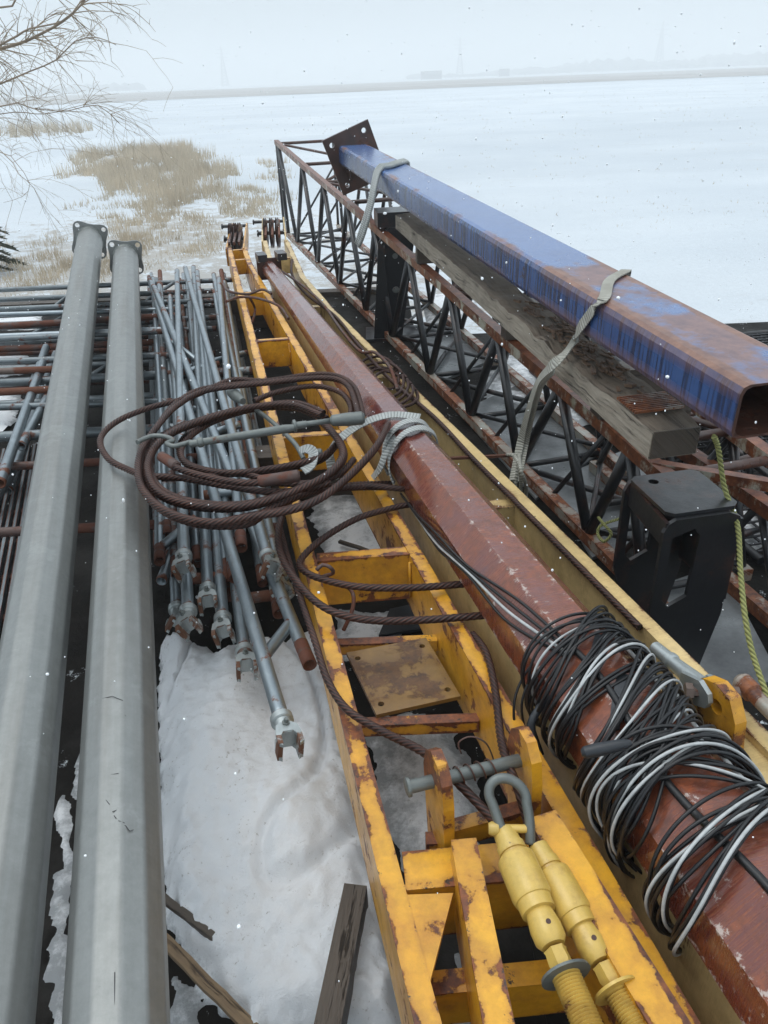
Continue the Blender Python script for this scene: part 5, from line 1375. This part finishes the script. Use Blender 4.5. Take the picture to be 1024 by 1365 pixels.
# ------------------------------------------------------------------ trees, grass, far things
def blade(mb, b, h, w, lean, ang):
    d_ = V(math.cos(ang), math.sin(ang), 0); t = V(lean[0], lean[1], 1) * h
    i0 = mb.vert(b - d_ * w); i1 = mb.vert(b + d_ * w); i2 = mb.vert(b + t); mb.face((i0, i1, i2))
def inside(poly, u, v):
    c = False; n = len(poly)
    for i in range(n):
        (a, b_), (x, y) = poly[i], poly[(i + 1) % n]
        if (b_ > v) != (y > v) and u < (x - a) * (v - b_) / (y - b_) + a: c = not c
    return c
gm = MB(); rg = random.Random(3)
patches = [ # ground outlines (x, y), clumps, height
    ([(-14.5, 44), (-8.6, 44), (-7.2, 37), (-4.9, 31), (-4.3, 26), (-4.9, 23), (-5.6, 21), (-6.6, 24.5), (-8.6, 26.5), (-10.6, 29)], 1500, .58),
    ([(-6.8, 24), (-3.0, 27), (-2.2, 20), (-2.6, 15), (-5.5, 16)], 520, .24),
    ([(-5, 35), (-3.0, 34), (-2.6, 20), (-3.4, 19)], 90, .3),
    ([(-8.6, 25), (-5.0, 26), (-5.0, 17), (-8.0, 16)], 150, .22),
    ([(-7.5, 16), (-2, 16), (-1.6, 10.5), (-6.8, 10.5)], 520, .10),
    ([(-45, 75), (-23, 75), (-21, 62), (-40, 60)], 420, 1.0),
    ([(-6.6, 18), (-5, 18), (-4.4, 14), (-6, 13)], 260, .25),
]
for poly, cnt, hh in patches:
    x0 = min(q[0] for q in poly); x1 = max(q[0] for q in poly); y0 = min(q[1] for q in poly); y1 = max(q[1] for q in poly)
    k = 0; tries = 0
    while k < cnt and tries < cnt * 12:
        tries += 1
        x = rg.uniform(x0, x1); y = rg.uniform(y0, y1)
        if not inside(poly, x + rg.uniform(-.5, .5), y + rg.uniform(-.8, .8)): continue
        if noise.noise(V(x * .55, y * .28, 2)) < -.12 or noise.noise(V(x * 2.2, y * .9, 7)) < -.15: continue
        k += 1; sc_ = hh * rg.uniform(.5, 1.25)
        for q in range(7):
            b_ = V(x + rg.gauss(0, .09), y + rg.gauss(0, .09), GZ - .03)
            blade(gm, b_, sc_ * rg.uniform(.6, 1.1), .0045 + .00022 * y, (rg.gauss(0, .22), rg.gauss(0, .2)), rg.uniform(-.5, .5))
o = gm.build('dry_grass', 'grass'); tag(o, 'dry tan reeds and grass standing through the snow', 'grass', kind='stuff')
# dead weed tips scattered on the open field
gm = MB()
for k in range(1500):
    y = 16 + 130 * rg.random() ** 1.3; x = rg.uniform(-.35, .75) * y
    for q in range(2): blade(gm, V(x + rg.gauss(0, .06), y + rg.gauss(0, .1), GZ - .02), rg.uniform(.03, .09), .003 + .0003 * y, (rg.gauss(0, .5), rg.gauss(0, .5)), rg.uniform(-.6, .6))
o = gm.build('field_stubble', 'grass'); tag(o, 'sparse dark stubble poking out of the snowy field', 'stubble', kind='stuff')

def tree_branches():
    rt = random.Random(11)
    root = thing('bare_tree', 'leafless willow with drooping tan twigs reaching in from the left', 'tree', (-7.4, 10.2, GZ))
    trunk = [V(-7.4, 10.2, GZ - .1), V(-7.35, 10.2, .4), V(-7.2, 10.1, 1.6), V(-7.0, 10.0, 3.0), V(-6.9, 10, 4.6), V(-7.0, 10, 6.2)]
    MB().tube(smooth_path(trunk, .15), .20, 12, r1=.06).build('trunk', 'bark', root)
    limbs = MB(); twigs = MB()
    def py(u, v, y):
        d = fwd + CR * ((u - 512) / FOC) - CU * ((v - 682.5) / FOC); return V(0, 0, CAM_H) + d * (y / d.y)
    main = [
        ([py(-140, 90, 9.9), py(0, 65, 9.4), py(55, 45, 9.2), py(95, 20, 9.1), py(120, -10, 9.0), py(150, -60, 9)], .045, 26),
        ([py(-150, 130, 10), py(0, 60, 9.2), py(40, 38, 9.0), py(80, 30, 8.9), py(110, 5, 8.8), py(135, -10, 8.7)], .035, 22),
        ([py(-140, 170, 9.8), py(0, 112, 9.1), py(40, 95, 8.9), py(75, 80, 8.8), (py(100, 55, 8.7)), py(130, 50, 8.6), py(155, 60, 8.6)], .026, 26),
        ([py(-140, 210, 9.6), py(0, 142, 8.9), py(45, 145, 8.8), py(90, 148, 8.7), py(130, 140, 8.6), py(160, 165, 8.6)], .020, 24),
        ([py(-120, 190, 9.9), py(0, 152, 9.3), py(60, 152, 9.2), py(110, 140, 9), py(150, 135, 9)], .015, 16),
        ([py(-120, -60, 9.5), py(0, 10, 9.2), py(30, -20, 9), py(60, -60, 8.9)], .03, 12),
        ([py(-90, 170, 9), py(0, 200, 8.5), py(25, 232, 8.3), py(45, 250, 8.2), py(60, 285, 8.2)], .012, 9),
        ([py(-90, 190, 9), py(0, 203, 8.6), py(20, 215, 8.4), py(40, 245, 8.3), py(30, 262, 8.3), py(5, 270, 8.3)], .010, 7),
    ]
    def grow(mb, p, d_, L, r, depth, droop):
        n = max(3, int(L / .09)); pts = [p]; q = p.copy(); dd = d_.normalized()
        for i in range(n):
            dd = (dd + V(rt.gauss(0, .10), rt.gauss(0, .10), rt.gauss(0, .07) - droop * .09)).normalized()
            q = q + dd * (L / n); pts.append(q.copy())
            if depth and rt.random() < .58:
                side = V(rt.gauss(0, 1), rt.gauss(0, .8), rt.gauss(.1, .7))
                grow(twigs, q, (dd * .9 + side * .55), L * rt.uniform(.35, .7), r * .62, depth - 1, droop * 1.25)
        mb.tube(pts, r, 4 if r < .008 else 6, r1=max(.0010, r * .35), caps=False)
    for pts, r, nb in main:
        sp_ = smooth_path(pts, .12); r *= .6; limbs.tube(sp_, r, 7, r1=r * .2)
        m = len(sp_)
        for k in range(nb):
            i = int(m * (.30 + .68 * rt.random())); i = min(i, m - 2)
            dd = (sp_[i + 1] - sp_[i]).normalized()
            grow(twigs, sp_[i], dd * .7 + V(rt.uniform(.0, .5), rt.gauss(0, .4), rt.gauss(.0, .7)), rt.uniform(.22, .62), max(.0020, r * .24), 2, 1.1)
    limbs.build('limb', 'bark', root); stuff(twigs.build('twigs', 'twig', root))
tree_branches()

def conifer():
    rt = random.Random(5); c = sight(-38, 362, GZ)
    root = thing('spruce_tree', 'dark green young spruce at the left picture edge', 'tree', c)
    MB().tube([c - V(0, 0, .1), c + V(0, 0, 2.3)], .05, 8, r1=.01).build('trunk', 'bark', root)
    nd = MB()
    for k in range(95):
        h = .1 + 2.2 * k / 95; rad = (1 - h / 2.6) * 1.05; a = k * 2.4 + rt.uniform(-.2, .2)
        d_ = V(math.cos(a), math.sin(a), 0); m = int(16 + rad * 52)
        for i in range(m):
            f = i / m; q = c + V(0, 0, h) + d_ * rad * f + V(0, 0, -.30 * rad * f * f + .04)
            for s_ in (-1, 1, 0):
                sp_ = (V(-d_.y, d_.x, 0) * s_ * .9 + d_ * .7 + V(0, 0, rt.uniform(-.5, .2))).normalized() * rt.uniform(.07, .15)
                w = V(0, 0, .012); i0 = nd.vert(q - w); i1 = nd.vert(q + w + d_ * .02); i2 = nd.vert(q + sp_); nd.face((i0, i1, i2))
    stuff(nd.build('crown', 'needles', root))
conifer()

def pylon(u, v0, H_, y):
    d = fwd + CR * ((u - 512) / FOC) - CU * ((v0 - 682.5) / FOC); x = d.x / d.y * y; b = V(x, y, GZ)
    root = thing('transmission_tower', {300: 'faint power line tower on the horizon left of the lattice boom', 613: 'faint power line tower on the horizon above the blue column', 877: 'faint power line tower rising over the trees on the right'}[u], 'power tower', b, 'power line towers on the horizon')
    bw = H_ * .10; mb = MB()
    for sx_ in (-1, 1):
        for sy_ in (-1, 1):
            mb.tube([b + V(sx_ * bw, sy_ * bw, 0), b + V(sx_ * bw * .25, sy_ * bw * .25, H_ * .7), b + V(sx_ * .1, sy_ * .1, H_)], H_ * .010, 4)
    mb.build('leg', 'pylon', root)
    br_ = MB()
    for i in range(9):
        f = i / 9; z0 = H_ * .7 * f; z1 = H_ * .7 * (i + 1) / 9; w0 = bw * (1 - .75 * f); w1 = bw * (1 - .75 * (i + 1) / 9)
        for sy_ in (-1, 1):
            br_.tube([b + V(-w0, sy_ * w0, z0), b + V(w1, sy_ * w1, z1)], H_ * .006, 4); br_.tube([b + V(w0, sy_ * w0, z0), b + V(-w1, sy_ * w1, z1)], H_ * .006, 4)
    br_.build('bracing', 'pylon', root)
    for z, w in ((.72, .16), (.82, .20), (.92, .14)):
        MB().beam(b + V(-H_ * w, 0, H_ * z), b + V(H_ * w, 0, H_ * z), H_ * .012, H_ * .012, inset=9).build('cross_arm', 'pylon', root)
pylon(300, 110, 44, 1120); pylon(613, 100, 44, 1150); pylon(877, 90, 52, 1120)

def far_wood():
    rt = random.Random(9); mb = MB()
    def crown(x, y, h, w):
        n = 7; c = mb.vert((x, y, GZ + h)); ring = []
        for lvl, (hz, rw) in enumerate(((.8, .55), (.45, 1.0), (.0, .85))):
            ring.append([mb.vert((x + math.cos(2 * PI * i / n) * w * rw * rt.uniform(.7, 1.2), y + math.sin(2 * PI * i / n) * w * rw, GZ + h * hz * rt.uniform(.85, 1.1))) for i in range(n)])
        for i in range(n):
            j = (i + 1) % n; mb.face((c, ring[0][i], ring[0][j]))
            for l in (0, 1): mb.face((ring[l][i], ring[l + 1][i], ring[l + 1][j], ring[l][j]))
    for k in range(520):
        x = rt.uniform(60, 900); y = 1000 + rt.uniform(0, 180)
        h = (7 + 7 * noise.noise(V(x * .012, 0, 0))) * rt.uniform(.7, 1.2) * (.5 + min(1, (x - 40) / 350)); crown(x, y, max(3, h), rt.uniform(6, 14))
    for k in range(160):
        x = rt.uniform(-640, -260); y = 950 + rt.uniform(0, 80); crown(x, y, rt.uniform(4, 9), rt.uniform(5, 12))
    o = mb.build('far_wood', 'far_wood'); tag(o, 'faint line of trees on the horizon in the snowfall', 'trees', kind='stuff')
far_wood()
for (u, w, h, lab) in ((575, 18, 4.2, 'faint low farm building on the horizon, wider of two'), (672, 8, 3.6, 'faint small shed on the horizon right of the middle tower')):
    d = fwd + CR * ((u - 512) / FOC) - CU * ((101 - 682.5) / FOC); y = 800; x = d.x / d.y * y
    root = thing('farm_building', lab, 'building', (x, y, GZ))
    MB().beam((x - w / 2, y, GZ + h / 2), (x + w / 2, y, GZ + h / 2), 9, h, inset=9).build('wall', 'far_wood', root)
    mb = MB(); mb.sweep([V(-5, 0), V(5, 0), V(0, 2.4)], [(x - w / 2 - .5, y, GZ + h), (x + w / 2 + .5, y, GZ + h)], sharp=False); mb.build('roof', 'far_wood', root)

# ------------------------------------------------------------------ snow in the air and haze
fl = MB(); rf = random.Random(21)
ico = [V(0, 0, 1), V(.89, 0, .45), V(.28, .85, .45), V(-.72, .53, .45), V(-.72, -.53, .45), V(.28, -.85, .45), V(.72, .53, -.45), V(-.28, .85, -.45), V(-.89, 0, -.45), V(-.28, -.85, -.45), V(.72, -.53, -.45), V(0, 0, -1)]
icf = [(0, 1, 2), (0, 2, 3), (0, 3, 4), (0, 4, 5), (0, 5, 1), (1, 6, 2), (2, 7, 3), (3, 8, 4), (4, 9, 5), (5, 10, 1), (6, 7, 2), (7, 8, 3), (8, 9, 4), (9, 10, 5), (10, 6, 1), (11, 7, 6), (11, 8, 7), (11, 9, 8), (11, 10, 9), (11, 6, 10)]
for k in range(4200):
    y = .5 + 7 * rf.random() ** .8; x = rf.uniform(-.62, .62) * (y + 1.0); z = rf.uniform(-.2, 3.0)
    if V(x, y, z - CAM_H).length < .75: continue
    r = rf.uniform(.0008, .0017) * (1 + .16 * y)
    if rf.random() < .05: r *= 2.3
    st_ = V(rf.uniform(.7, 1.3), rf.uniform(.7, 1.3), rf.uniform(.7, 1.6)); b0 = len(fl.v)
    for q in ico: fl.vert((x + q.x * r * st_.x, y + q.y * r * st_.y, z + q.z * r * st_.z))
    for f in icf: fl.face([b0 + i for i in f], smooth=True)
o = fl.build('falling_snow', 'flake'); tag(o, 'small white snowflakes falling through the air', 'snow', kind='stuff')

hz = MB()
x0, x1, y0, y1, z0, z1 = -2900, 2900, -200, 3700, GZ - 1.2, 48
q = [hz.vert((x, y, z)) for x in (x0, x1) for y in (y0, y1) for z in (z0, z1)]
for f in ((0, 1, 3, 2), (4, 6, 7, 5), (0, 4, 5, 1), (2, 3, 7, 6), (0, 2, 6, 4), (1, 5, 7, 3)): hz.face([q[i] for i in f])
hm = bpy.data.materials.new('haze_air'); hm.use_nodes = True; nt = hm.node_tree; nt.nodes.clear()
pv = nt.nodes.new('ShaderNodeVolumePrincipled'); pv.inputs['Color'].default_value = (.93, .96, .98, 1); pv.inputs['Density'].default_value = .0024; pv.inputs['Anisotropy'].default_value = 0
ou = nt.nodes.new('ShaderNodeOutputMaterial'); nt.links.new(pv.outputs[0], ou.inputs['Volume'])
try: hm.cycles.homogeneous_volume = True
except Exception: pass
o = hz.build('haze', hm); tag(o, 'pale snowfall haze', 'haze', kind='stuff')
